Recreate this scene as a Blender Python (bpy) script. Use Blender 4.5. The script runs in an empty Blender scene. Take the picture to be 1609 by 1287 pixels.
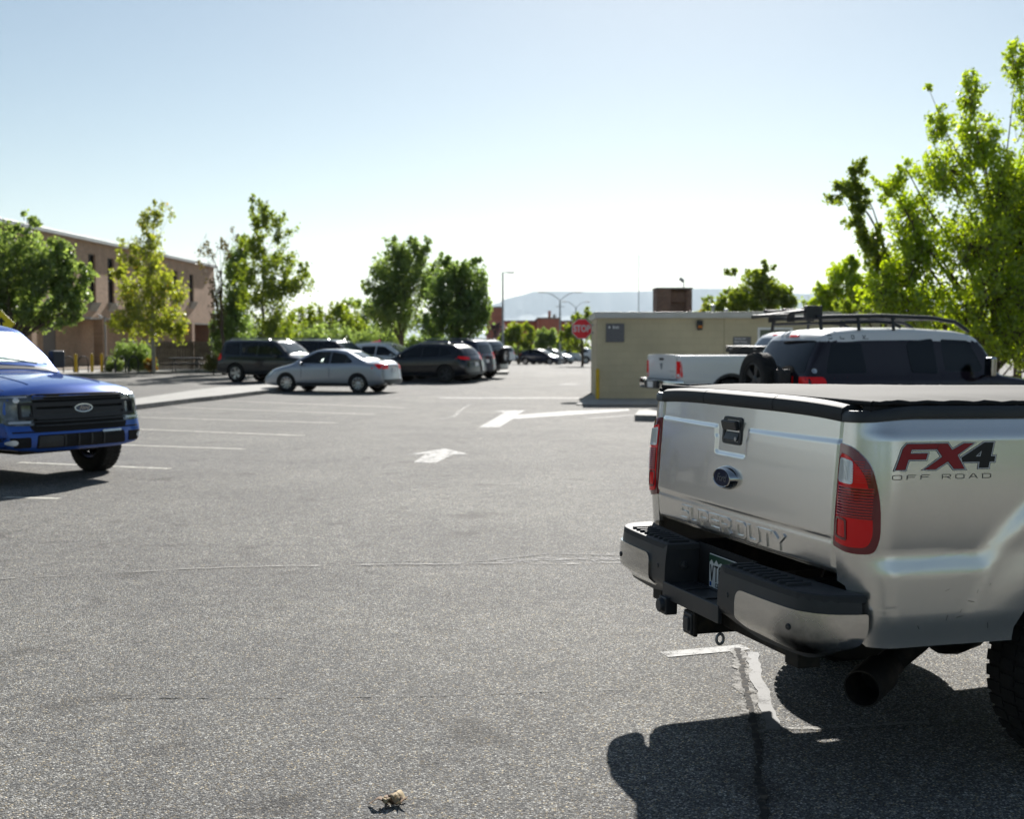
import bpy, bmesh, math, random
import numpy as np
from mathutils import Vector, Matrix, Euler
from mathutils.bvhtree import BVHTree
R = math.radians
rnd = random.Random(7)
sc = bpy.context.scene
COL = sc.collection
# ------------------------------------------------------------------ camera, light, exposure
CAM_H, FPX, PITCH = 1.70, 1850.0, 0.0575
cd = bpy.data.cameras.new('camera'); cam = bpy.data.objects.new('camera', cd); COL.objects.link(cam)
cam.location = (0, 0, CAM_H); cam.rotation_euler = (R(90) - PITCH, 0, 0)
cd.sensor_width = 36; cd.lens = 36 * FPX / 1609; cd.clip_start = .05; cd.clip_end = 90000
cd.dof.use_dof = True; cd.dof.focus_distance = 5.3; cd.dof.aperture_fstop = 3.4
sc.camera = cam
SUNV = Vector((.23, 1.68, 1.0)).normalized()
SUN_EL = math.asin(SUNV.z); SUN_AZ = math.atan2(SUNV.x, SUNV.y)
w = bpy.data.worlds.new("World"); sc.world = w; w.use_nodes = True
nt = w.node_tree; bg = nt.nodes['Background']
sky = nt.nodes.new('ShaderNodeTexSky'); sky.sky_type = 'NISHITA'; sky.sun_disc = False
sky.sun_elevation = SUN_EL; sky.sun_rotation = SUN_AZ; sky.altitude = 300
sky.air_density = 1.0; sky.dust_density = .3; sky.ozone_density = 1.0
tint = nt.nodes.new('ShaderNodeMix'); tint.data_type = 'RGBA'; tint.blend_type = 'MULTIPLY'; tint.inputs[0].default_value = 1; tint.inputs[7].default_value = (1, .965, .885, 1)
nt.links.new(sky.outputs[0], tint.inputs[6]); nt.links.new(tint.outputs[2], bg.inputs[0]); bg.inputs[1].default_value = .05
sl = bpy.data.lights.new('sun', 'SUN'); sun = bpy.data.objects.new('sun', sl); COL.objects.link(sun)
sl.energy = 5.0; sl.angle = R(.53); sl.color = (1, .965, .91)
sun.rotation_euler = SUNV.to_track_quat('Z', 'Y').to_euler(); sun.location = (0, 0, 40)
sc.view_settings.view_transform = 'Standard'; sc.view_settings.look = 'None'
sc.view_settings.exposure = .9; sc.view_settings.gamma = 1
sc.cycles.max_bounces = 8; sc.cycles.transparent_max_bounces = 12
sc.cycles.use_denoising = True; sc.cycles.sample_clamp_indirect = 6

# ------------------------------------------------------------------ helpers
def gz(y):                       # the lot falls away gently beyond 60 m
    t = min(max((y - 60) / 80, 0), 1); return -.68 * t
def ray(px, py):
    d = Vector(((px - 804.5) / FPX, 1, -(py - 643.5) / FPX))
    c, s = math.cos(PITCH), math.sin(PITCH)
    return Vector((d.x, d.y * c + d.z * s, -d.y * s + d.z * c))
def G(px, py, z=0.0):            # a pixel of the survey photo to a point of the ground
    r = ray(px, py); t = (z - CAM_H) / r.z
    return Vector((r.x * t, r.y * t, z))
def D(px, py, y):                # the point at distance y seen in that pixel
    r = ray(px, py); t = y / r.y
    return Vector((r.x * t, y, CAM_H + r.z * t))

def tag(o, label=None, cat=None, group=None, kind=None):
    if label: o['label'] = label
    if cat: o['category'] = cat
    if group: o['group'] = group
    if kind: o['kind'] = kind
    return o
def thing(name, label, cat, loc=(0, 0, 0), rz=0, group=None, rx=0):
    o = bpy.data.objects.new(name, None); COL.objects.link(o)
    o.location = loc; o.rotation_euler = (rx, 0, rz); o.empty_display_size = .3
    return tag(o, label, cat, group)
def link(name, me, parent=None):
    o = bpy.data.objects.new(name, me); COL.objects.link(o)
    if parent: o.parent = parent
    return o
def copy_tree(o, parent=None):
    c = o.copy(); COL.objects.link(c)
    if parent: c.parent = parent
    for ch in list(o.children): copy_tree(ch, c)
    return c

# ---- materials
MATS = {}
def mat(name, col=(.5, .5, .5), rough=.5, metal=0, coat=0, spec=.5, noise=None, bump=None, alpha=None, trans=0, emis=None, ior=1.45, coatr=.03):
    m = bpy.data.materials.new(name); m.use_nodes = True
    n = m.node_tree.nodes; l = m.node_tree.links; b = n['Principled BSDF']
    b.inputs['Base Color'].default_value = (*col, 1); b.inputs['Roughness'].default_value = rough
    b.inputs['Metallic'].default_value = metal; b.inputs['Coat Weight'].default_value = coat
    b.inputs['Coat Roughness'].default_value = coatr
    b.inputs['Specular IOR Level'].default_value = spec; b.inputs['IOR'].default_value = ior
    b.inputs['Transmission Weight'].default_value = trans
    if alpha is not None: b.inputs['Alpha'].default_value = alpha
    if emis: b.inputs['Emission Color'].default_value = (*emis[0], 1); b.inputs['Emission Strength'].default_value = emis[1]
    if noise or bump:
        tc = n.new('ShaderNodeTexCoord')
    if noise:                    # (scale, second colour, low, high)
        t = n.new('ShaderNodeTexNoise'); t.inputs['Scale'].default_value = noise[0]; t.inputs['Detail'].default_value = 6
        l.new(tc.outputs['Object'], t.inputs['Vector'])
        cr = n.new('ShaderNodeValToRGB'); l.new(t.outputs[0], cr.inputs[0])
        cr.color_ramp.elements[0].position = noise[2]; cr.color_ramp.elements[0].color = (*col, 1)
        cr.color_ramp.elements[1].position = noise[3]; cr.color_ramp.elements[1].color = (*noise[1], 1)
        l.new(cr.outputs[0], b.inputs['Base Color'])
    if bump:                     # (scale, distance)
        t2 = n.new('ShaderNodeTexNoise'); t2.inputs['Scale'].default_value = bump[0]; t2.inputs['Detail'].default_value = 4
        l.new(tc.outputs['Object'], t2.inputs['Vector'])
        bp = n.new('ShaderNodeBump'); bp.inputs['Distance'].default_value = bump[1]; bp.inputs['Strength'].default_value = .6
        l.new(t2.outputs[0], bp.inputs['Height']); l.new(bp.outputs[0], b.inputs['Normal'])
    MATS[name] = m; return m
def paint(name, col, metal=.0, rough=.35, dust=.35):
    """clear-coated car paint, with a faint film of road dust that is thicker low down"""
    m = mat(name, col, rough, metal, coat=1.0, coatr=.035, spec=.1)
    n = m.node_tree.nodes; l = m.node_tree.links; b = n['Principled BSDF']
    tc = n.new('ShaderNodeTexCoord'); sp = n.new('ShaderNodeSeparateXYZ'); l.new(tc.outputs['Object'], sp.inputs[0])
    mr = n.new('ShaderNodeMapRange'); mr.inputs[1].default_value = .9; mr.inputs[2].default_value = .25
    mr.inputs[3].default_value = .03; mr.inputs[4].default_value = dust
    l.new(sp.outputs['Z'], mr.inputs[0])
    t = n.new('ShaderNodeTexNoise'); t.inputs['Scale'].default_value = 5; t.inputs['Detail'].default_value = 8; t.inputs['Roughness'].default_value = .7
    l.new(tc.outputs['Object'], t.inputs['Vector'])
    mu = n.new('ShaderNodeMath'); mu.operation = 'MULTIPLY'; l.new(mr.outputs[0], mu.inputs[0]); l.new(t.outputs[0], mu.inputs[1])
    mx = n.new('ShaderNodeMix'); mx.data_type = 'RGBA'; mx.inputs[6].default_value = (*col, 1); mx.inputs[7].default_value = (.30, .26, .20, 1)
    l.new(mu.outputs[0], mx.inputs[0]); l.new(mx.outputs[2], b.inputs['Base Color'])
    ad = n.new('ShaderNodeMath'); ad.operation = 'MULTIPLY_ADD'; l.new(mu.outputs[0], ad.inputs[0]); ad.inputs[1].default_value = .5; ad.inputs[2].default_value = .03
    l.new(ad.outputs[0], b.inputs['Coat Roughness'])
    return m
P_SILVER = paint('silver_truck_paint', (.86, .84, .80), .88, .27, .28)
P_BLUE = paint('blue_truck_paint', (.010, .085, .42), .3, .35, .15)
P_SEDAN = paint('silver_sedan_paint', (.34, .37, .42), .6, .4, .3)
P_GREY = paint('dark_grey_paint', (.022, .028, .036), .3, .35, .12)
P_BLACK = paint('black_paint', (.004, .006, .012), .1, .3, .06)
P_NAVY = paint('navy_paint', (.010, .016, .040), .1, .35, .08)
P_WHITE = paint('white_paint', (.82, .82, .81), 0, .4, .12)
P_PLUM = paint('dark_plum_paint', (.009, .003, .009), .1, .3, .05)
P_TEAL = paint('pale_car_paint', (.45, .47, .48), .5, .4)
CHROME = mat('chrome', (.62, .62, .61), .09, 1, noise=(3, (.48, .47, .44), .4, .7))
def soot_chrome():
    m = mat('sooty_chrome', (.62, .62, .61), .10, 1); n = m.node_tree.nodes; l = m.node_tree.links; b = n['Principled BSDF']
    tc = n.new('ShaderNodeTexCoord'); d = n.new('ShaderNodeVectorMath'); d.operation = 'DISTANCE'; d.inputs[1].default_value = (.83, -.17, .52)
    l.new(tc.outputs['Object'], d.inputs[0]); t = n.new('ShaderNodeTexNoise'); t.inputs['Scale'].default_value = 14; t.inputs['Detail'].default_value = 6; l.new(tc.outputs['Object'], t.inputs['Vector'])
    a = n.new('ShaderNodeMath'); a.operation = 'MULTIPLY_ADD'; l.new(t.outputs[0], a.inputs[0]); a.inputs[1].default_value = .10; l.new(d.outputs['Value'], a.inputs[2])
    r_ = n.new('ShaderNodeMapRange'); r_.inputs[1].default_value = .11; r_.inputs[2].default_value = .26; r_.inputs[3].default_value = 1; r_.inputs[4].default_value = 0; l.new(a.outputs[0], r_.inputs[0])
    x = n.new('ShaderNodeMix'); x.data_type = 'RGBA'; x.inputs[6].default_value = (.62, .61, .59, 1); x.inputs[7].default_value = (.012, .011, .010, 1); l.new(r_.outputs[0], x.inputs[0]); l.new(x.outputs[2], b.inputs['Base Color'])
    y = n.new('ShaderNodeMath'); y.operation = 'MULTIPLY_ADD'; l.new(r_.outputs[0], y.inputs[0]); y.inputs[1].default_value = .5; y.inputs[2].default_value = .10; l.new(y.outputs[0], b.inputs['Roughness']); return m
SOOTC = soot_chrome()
ALLOY = mat('alloy', (.55, .55, .56), .28, .9)
RUBBER = mat('tyre_rubber', (.014, .0135, .013), .8, noise=(8, (.030, .028, .026), .45, .75), bump=(60, .002))
PLASTIC = mat('black_plastic', (.028, .030, .034), .42, bump=(350, .0006), noise=(6, (.045, .045, .045), .4, .8))
PLAST_G = mat('grey_plastic', (.045, .047, .05), .68, spec=.3, bump=(350, .0006))
DARK = mat('dark_void', (.008, .008, .009), .8)
FRAMEM = mat('chassis_metal', (.020, .018, .016), .7, .2, noise=(14, (.06, .045, .032), .5, .75))
GLASS = mat('tinted_glass', (.006, .008, .011), .03, 0, spec=.45)
GLASS_L = mat('pale_windscreen', (.08, .105, .115), .03, 0, spec=.7)
CLEARG = None
def clear_glass():
    m = bpy.data.materials.new('clear_glass'); m.use_nodes = True; n = m.node_tree.nodes; l = m.node_tree.links
    out = n['Material Output']; n.remove(n['Principled BSDF'])
    t = n.new('ShaderNodeBsdfTransparent'); t.inputs[0].default_value = (.90, .95, .93, 1)
    g = n.new('ShaderNodeBsdfGlossy'); g.inputs['Roughness'].default_value = .02
    f = n.new('ShaderNodeFresnel'); f.inputs[0].default_value = 1.6
    ge = n.new('ShaderNodeNewGeometry'); su = n.new('ShaderNodeMath'); su.operation = 'SUBTRACT'; su.use_clamp = True
    l.new(f.outputs[0], su.inputs[0]); l.new(ge.outputs['Backfacing'], su.inputs[1])
    mx = n.new('ShaderNodeMixShader'); l.new(su.outputs[0], mx.inputs[0]); l.new(t.outputs[0], mx.inputs[1]); l.new(g.outputs[0], mx.inputs[2])
    l.new(mx.outputs[0], out.inputs[0]); return m
CLEARG = clear_glass()
REDB = mat('bright_red_lens', (1.0, .06, .04), .2, 0, coat=1)
REDL = mat('red_lens', (1.0, .012, .016), .15, 0, coat=.35, spec=.3)
REDD = mat('dark_red_lens', (.20, .006, .014), .08, 0, coat=1)
WHITEL = mat('clear_lens', (.82, .84, .86), .12, .1, coat=1)
AMBER = mat('amber_lens', (.7, .2, .02), .1, 0, coat=1)
HEADD = mat('smoked_lens', (.085, .092, .095), .10, .4, coat=1, noise=(9, (.22, .23, .23), .5, .7))
WHITEP = mat('white_trim', (.8, .8, .8), .5)
BADGEB = mat('badge_blue', (.006, .012, .055), .15, .3, coat=1)
DECALR = mat('decal_red', (.34, .008, .016), .4)
DECALK = mat('decal_black', (.006, .006, .008), .4)
DECALW = mat('decal_silver', (.80, .80, .80), .4)
YELLOW = mat('yellow_paint', (.62, .40, .01), .55, noise=(9, (.45, .28, .02), .5, .8))
VINYL = mat('tonneau_vinyl', (.13, .125, .115), .85, bump=(8, .003), spec=.2)
CLOTHK = mat('black_cloth', (.012, .012, .013), .85, bump=(40, .004))
STEEL = mat('galvanised_steel', (.32, .33, .34), .45, .7)
SEAT = mat('seat_fabric', (.06, .06, .065), .9)
SHADE = mat('reflective_sunshade', (.90, .94, .93), .60, .6, coat=.5, bump=(6, .02), noise=(2.5, (.74, .86, .83), .45, .6))

class MB:
    """collects geometry for ONE mesh object"""
    def __init__(s): s.v = []; s.f = []; s.m = []
    def add(s, vs, fs, mi=0):
        b = len(s.v); s.v += [tuple(p) for p in vs]
        for f in fs: s.f.append([b + i for i in f]); s.m.append(mi)
    def box(s, c, d, rot=None, mi=0):
        x, y, z = d[0] / 2, d[1] / 2, d[2] / 2
        vs = [Vector((sx * x, sy * y, sz * z)) for sz in (-1, 1) for sy in (-1, 1) for sx in (-1, 1)]
        if rot is not None:
            m = Euler(rot).to_matrix() if not isinstance(rot, Matrix) else rot
            vs = [m @ v for v in vs]
        s.add([v + Vector(c) for v in vs], [(0, 2, 3, 1), (4, 5, 7, 6), (0, 1, 5, 4), (2, 6, 7, 3), (0, 4, 6, 2), (1, 3, 7, 5)], mi)
    def prism(s, pts, a, b, mp, mi=0):
        """closed outline pts (2D); mp(p, q, t) -> 3D for depth t"""
        n = len(pts); vs = [mp(p[0], p[1], a) for p in pts] + [mp(p[0], p[1], b) for p in pts]
        s.add(vs, [list(range(n))[::-1], list(range(n, 2 * n))] + [(i, (i + 1) % n, n + (i + 1) % n, n + i) for i in range(n)], mi)
    def tube(s, path, r, n=8, mi=0, cap=True):
        path = [Vector(p) for p in path]; k = len(path)
        rr = r if isinstance(r, (list, tuple)) else [r] * k
        vs = []; up = None
        for i, p in enumerate(path):
            t = (path[min(i + 1, k - 1)] - path[max(i - 1, 0)]).normalized()
            if up is None: up = Vector((0, 0, 1)) if abs(t.z) < .9 else Vector((1, 0, 0))
            a = t.cross(up).normalized(); b = a.cross(t).normalized(); up = b
            for j in range(n):
                an = 2 * math.pi * j / n; vs.append(p + (a * math.cos(an) + b * math.sin(an)) * rr[i])
        fs = [(i * n + j, i * n + (j + 1) % n, (i + 1) * n + (j + 1) % n, (i + 1) * n + j) for i in range(k - 1) for j in range(n)]
        if cap: fs += [list(range(n))[::-1], list(range((k - 1) * n, k * n))]
        s.add(vs, fs, mi)
    def lathe(s, prof, n=24, mp=None, mi=0, closed=False):
        """prof: (r, t); mp(cos*r, sin*r, t)"""
        mp = mp or (lambda a, b, t: (a, b, t)); vs = []
        for (r, t) in prof:
            for j in range(n):
                an = 2 * math.pi * j / n; vs.append(mp(r * math.cos(an), r * math.sin(an), t))
        k = len(prof); fs = []
        for i in range(k if closed else k - 1):
            i2 = (i + 1) % k
            fs += [(i * n + j, i * n + (j + 1) % n, i2 * n + (j + 1) % n, i2 * n + j) for j in range(n)]
        s.add(vs, fs, mi)
    def build(s, name, mats, parent=None, smooth=None, bevel=0, solid=0, seg=2):
        me = bpy.data.meshes.new(name); me.from_pydata(s.v, [], s.f)
        if not isinstance(mats, (list, tuple)): mats = [mats]
        for m in mats: me.materials.append(m)
        me.polygons.foreach_set('material_index', s.m)
        return finish(name, me, parent, smooth, bevel, solid, seg)
def finish(name, me, parent=None, smooth=None, bevel=0, solid=0, seg=2, recalc=True):
    if recalc:
        bm = bmesh.new(); bm.from_mesh(me); bmesh.ops.recalc_face_normals(bm, faces=bm.faces); bm.to_mesh(me); bm.free()
    if smooth:
        me.polygons.foreach_set('use_smooth', [True] * len(me.polygons)); me.set_sharp_from_angle(angle=R(smooth))
    me.update(); o = link(name, me, parent)
    if solid:
        md = o.modifiers.new('solid', 'SOLIDIFY'); md.thickness = solid; md.offset = -1
    if bevel:
        md = o.modifiers.new('bevel', 'BEVEL'); md.width = bevel; md.segments = seg; md.limit_method = 'ANGLE'; md.angle_limit = R(35); md.harden_normals = True
    return o

def sheet2d(outline, step, holes=()):
    """a filled 2D outline cut into a grid -> (points, faces)"""
    bm = bmesh.new(); vs = [bm.verts.new((p[0], p[1], 0)) for p in outline]
    if holes:
        es = [bm.edges.new((vs[i], vs[(i + 1) % len(vs)])) for i in range(len(vs))]
        for h in holes:
            hv = [bm.verts.new((p[0], p[1], 0)) for p in h]
            es += [bm.edges.new((hv[i], hv[(i + 1) % len(hv)])) for i in range(len(hv))]
        bmesh.ops.triangle_fill(bm, use_beauty=True, edges=es)
    else:
        f = bm.faces.new(vs); f.normal_update(); bmesh.ops.triangulate(bm, faces=[f], ngon_method='EAR_CLIP')
    st = step if isinstance(step, (tuple, list)) else (step, step)
    for ax in (0, 1):
        lo = min(p[ax] for p in outline); hi = max(p[ax] for p in outline); k = int((hi - lo) / st[ax])
        for i in range(1, k + 1):
            co = [0, 0, 0]; no = [0, 0, 0]; co[ax] = lo + i * (hi - lo) / (k + 1); no[ax] = 1
            bmesh.ops.bisect_plane(bm, geom=bm.verts[:] + bm.edges[:] + bm.faces[:], dist=1e-6, plane_co=co, plane_no=no)
    bmesh.ops.recalc_face_normals(bm, faces=bm.faces)
    bm.verts.index_update()
    pts = [(v.co.x, v.co.y) for v in bm.verts]; fs = [[v.index for v in f.verts] for f in bm.faces]
    if bm.faces and bm.faces[:][0].normal.z < 0: fs = [f[::-1] for f in fs]
    bm.free(); return pts, fs
def sheet(outline, step, fn, name, m, parent=None, thick=0, smooth=40, holes=(), flip=False, bevel=0):
    """outline in a 2D domain mapped to 3D by fn(a, b) -> (point, normal); thick makes it a slab"""
    pts, fs = sheet2d(outline, step, holes); mb = MB()
    top = [fn(*p) for p in pts]
    if thick:
        n = len(pts); v0 = [Vector(p) for p, nn in top]; v1 = [Vector(p) - Vector(nn) * thick for p, nn in top]
        ed = {}
        for f in fs:
            for i in range(len(f)): ed.setdefault(frozenset((f[i], f[(i + 1) % len(f)])), []).append((f[i], f[(i + 1) % len(f)]))
        side = [(b, a, a + n, b + n) for k, e in ed.items() if len(e) == 1 for (a, b) in e]
        mb.add(v0 + v1, fs + [[i + n for i in f[::-1]] for f in fs] + side)
    else: mb.add([p for p, nn in top], fs)
    return mb.build(name, m, parent, smooth, bevel)
def rounded(pts, r=.03, n=4):
    """round the corners of a closed outline"""
    out = []; k = len(pts)
    for i in range(k):
        p = Vector(pts[i][:2]); a = Vector(pts[i - 1][:2]); b = Vector(pts[(i + 1) % k][:2])
        ri = pts[i][2] if len(pts[i]) > 2 else r
        da, db = (a - p), (b - p); q = min(ri, da.length * .48, db.length * .48)
        s, e = p + da.normalized() * q, p + db.normalized() * q
        if q < 1e-4: out.append(tuple(p)); continue
        for j in range(n + 1):
            t = j / n; out.append(tuple(s * (1 - t) ** 2 + p * 2 * t * (1 - t) + e * t * t))
    return out
def ell(cx, cy, rx, ry, n=24): return [(cx + rx * math.cos(2 * math.pi * i / n), cy + ry * math.sin(2 * math.pi * i / n)) for i in range(n)]
def interp(tab, x):
    if x <= tab[0][0]: return tab[0][1]
    for (a, b), (c, d) in zip(tab, tab[1:]):
        if x <= c: return b + (d - b) * (x - a) / (c - a) if c > a else d
    return tab[-1][1]
def sstep(a, b, x):
    t = min(max((x - a) / (b - a), 0), 1); return t * t * (3 - 2 * t)
def smoothtab(tab, s=.06):
    """interp smoothed over +-s"""
    return lambda x: sum(interp(tab, x + k * s / 2) * wt for k, wt in ((-2, .1), (-1, .2), (0, .4), (1, .2), (2, .1)))
def text_mesh(txt, size, extrude=0, bold=0, shear=0, spacing=1.0, align='CENTER'):
    c = bpy.data.curves.new('t', 'FONT'); c.body = txt; c.size = size; c.extrude = extrude; c.offset = bold; c.shear = shear
    c.space_character = spacing; c.align_x = align; c.align_y = 'CENTER'; c.resolution_u = 4
    o = bpy.data.objects.new('t', c); COL.objects.link(o); bpy.context.view_layer.update()
    me = bpy.data.meshes.new_from_object(o.evaluated_get(bpy.context.evaluated_depsgraph_get()))
    bpy.data.objects.remove(o); return me
def text_obj(name, txt, size, m, parent, loc, rot, extrude=.001, **kw):
    me = text_mesh(txt, size, extrude, **kw); me.name = name; me.materials.clear(); me.materials.append(m)
    o = link(name, me, parent); o.location = loc; o.rotation_euler = rot; return o

# ------------------------------------------------------------------ generic lofted car body
def section(w_, zb, zs, zt, tum):
    H = max(zt - zs, .012); k = sstep(.05, .30, H); sh = .945 * w_
    ye = max(sh - tum * H, .3 * w_)
    A = [(sh - .012 - tum * H * .30, zs + .30 * H), (sh - .012 - tum * H * .62, zs + .62 * H), (ye, zt - .11 * min(1, H * 2)), (ye - .05, zt - .042), (ye * .78, zt - .012), (ye * .40, zt - .002)]
    B = [(sh * f, zs + H * (1 - f ** 2.4)) for f in (.95, .86, .72, .56, .38, .18)]
    up = [(a[0] * k + b[0] * (1 - k), a[1] * k + b[1] * (1 - k)) for a, b in zip(A, B)]
    return [(.80 * w_, zb), (.955 * w_, zb + .035), (.992 * w_, zb + .28 * (zs - zb)), (w_, zb + .62 * (zs - zb)), (.985 * w_, zs - .045), (sh, zs)] + up + [(0, zt)]
def loft(sp):
    """sp: top, belt, bot tables over y (rear 0 to front L), W, tum, front/rear offsets by height -> closed bmesh"""
    L, W = sp['L'], sp['W'] / 2
    ft, fb, fo = smoothtab(sp['top'], sp.get('sm', .10)), smoothtab(sp['belt'], .1), smoothtab(sp['bot'], .1)
    st = sorted(set([0, .03, .09, .2, .35, L, L - .03, L - .09, L - .2, L - .35] + [L * i / 34 for i in range(1, 34)] + [q for q, _ in sp['top'] if .1 < q < L - .1]))
    clean = [st[0]]
    for q in st[1:]:
        if q - clean[-1] > .028: clean.append(q)
    if L - clean[-1] > 1e-6: clean[-1] = L
    st = clean
    pr, pf = sp.get('plan_r', .10), sp.get('plan_f', .14)
    bm = bmesh.new(); rings = []
    for y in st:
        er = 1 - pr * (1 - min(y / .45, 1)) ** 2.5; ef = 1 - pf * (1 - min((L - y) / .6, 1)) ** 2.2
        w_ = W * er * ef; zb, zs, zt = fo(y), fb(y), ft(y); zs = min(zs, zt - .01)
        pts = section(w_, zb, zs, zt, sp.get('tum', .38))
        ring = []
        for sg in (1, -1):
            seq = pts if sg == 1 else pts[-2::-1]
            for (px, pz) in seq: ring.append((sg * px, y, pz))
        rings.append([bm.verts.new(p) for p in ring])
    n = len(rings[0])
    for a, b in zip(rings, rings[1:]):
        for j in range(n): bm.faces.new((a[j], a[(j + 1) % n], b[(j + 1) % n], b[j]))
    for ri, ring in ((0, rings[0]), (1, rings[-1])):   # grid caps
        m_ = n // 2; prev = None; C = 7
        y0 = st[0] if ri == 0 else st[-1]
        for j in range(m_ ):
            a, b = ring[j], ring[n - 1 - j]
            row = [a] + [bm.verts.new(a.co.lerp(b.co, c / C)) for c in range(1, C)] + [b]
            if prev:
                for c in range(C): bm.faces.new((prev[c], prev[c + 1], row[c + 1], row[c]))
            prev = row
        top = ring[m_]
        for c in range(C): bm.faces.new((prev[c], prev[c + 1], top))
    # end shaping: bulge in plan, offsets by height
    cf, cr = sp.get('curv_f', .16), sp.get('curv_r', .10); of, orr = sp.get('front'), sp.get('rear')
    for v in bm.verts:
        y, x, z = v.co.y, abs(v.co.x) / W, v.co.z
        kf = sstep(L - 1.0, L, y); kr = sstep(.8, 0, y) if y < .8 else 0
        v.co.y -= cf * x ** 2.4 * kf; v.co.y += cr * x ** 2.6 * kr
        if of: v.co.y += interp(of, z) * sstep(L - .35, L, y)
        if orr: v.co.y -= interp(orr, z) * (1 - sstep(0, .35, y))
    bmesh.ops.recalc_face_normals(bm, faces=bm.faces)
    return bm
def evaluated(o):
    dg = bpy.context.evaluated_depsgraph_get(); dg.update()
    me = bpy.data.meshes.new_from_object(o.evaluated_get(dg)); return me
def car_shell(sp, name='body', cutters=()):
    """loft + subdivision, wheel arches cut out, centred on the wheelbase middle"""
    bm = loft(sp); me = bpy.data.meshes.new('body'); bm.to_mesh(me); bm.free()
    me.materials.append(sp['paint']); me.materials.append(DARK)
    o = bpy.data.objects.new('tmp', me); COL.objects.link(o)
    md = o.modifiers.new('s', 'SUBSURF'); md.levels = sp.get('sub', 1); md.render_levels = sp.get('sub', 1)
    tmp = []
    def cutter(mb):
        cm = bpy.data.meshes.new('c'); cm.from_pydata(mb.v, [], mb.f); cm.materials.append(sp['paint']); cm.materials.append(DARK)
        cm.polygons.foreach_set('material_index', [1] * len(cm.polygons))
        b = bmesh.new(); b.from_mesh(cm); bmesh.ops.recalc_face_normals(b, faces=b.faces); b.to_mesh(cm); b.free()
        c = bpy.data.objects.new('c', cm); COL.objects.link(c); tmp.append(c)
        mo = o.modifiers.new('b', 'BOOLEAN'); mo.operation = 'DIFFERENCE'; mo.object = c; mo.solver = 'EXACT'
    solid = None
    for wy in sp['axles']:
        for sg in (-1, 1):
            mb = MB(); W = sp['W'] / 2; x0, x1 = sg * (W - .36), sg * (W + .3); rr = sp['arch']; n = 28; zc = sp['wr']
            out = [(wy + rr * math.cos(2 * math.pi * i / n), zc + rr * math.sin(2 * math.pi * i / n) * (1 if math.sin(2 * math.pi * i / n) > 0 else 1.3)) for i in range(n)]
            mb.prism(out, x0, x1, lambda a, b, t: (t, a, b)); cutter(mb)
    solid_me = evaluated(o)
    bb = bmesh.new(); bb.from_mesh(solid_me); bvh = BVHTree.FromBMesh(bb); bb.free()
    for c in cutters: cutter(c)
    me2 = evaluated(o) if cutters else solid_me
    bpy.data.objects.remove(o)
    for c in tmp: bpy.data.objects.remove(c)
    me2.name = name
    me2.polygons.foreach_set('use_smooth', [True] * len(me2.polygons)); me2.set_sharp_from_angle(angle=R(38))
    return me2, bvh
AX = {'R': (Vector((3, 0, 0)), Vector((0, 1, 0)), Vector((0, 0, 1)), Vector((-1, 0, 0))),
      'L': (Vector((-3, 0, 0)), Vector((0, 1, 0)), Vector((0, 0, 1)), Vector((1, 0, 0))),
      'F': (Vector((0, 12, 0)), Vector((1, 0, 0)), Vector((0, 0, 1)), Vector((0, -1, 0))),
      'B': (Vector((0, -6, 0)), Vector((1, 0, 0)), Vector((0, 0, 1)), Vector((0, 1, 0))),
      'T': (Vector((0, 0, 5)), Vector((1, 0, 0)), Vector((0, 1, 0)), Vector((0, 0, -1)))}
def decal(bvh, side, outline, name, m, parent, off=.004, thick=.0, step=.12, holes=(), smooth=50, bevel=0):
    """a panel that follows the body: outline projected on it from one side, standing proud by off"""
    o, ax, ay, d = AX[side]
    def fn(a, b):
        p = o + ax * a + ay * b; h = bvh.ray_cast(p, d)
        if h[0] is None: h = bvh.find_nearest(p + d * (3 if side in 'LR' else 0))
        if h[0] is None: return p, -d
        nn = h[1] if h[1].dot(d) < 0 else -h[1]
        if -nn.dot(d) < .25: nn = (nn - d * .5).normalized()
        return h[0] - d * off, -d
    return sheet(outline, step, fn, name, m, parent, thick=(thick + off + .004), smooth=smooth, holes=holes, bevel=bevel)

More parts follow.
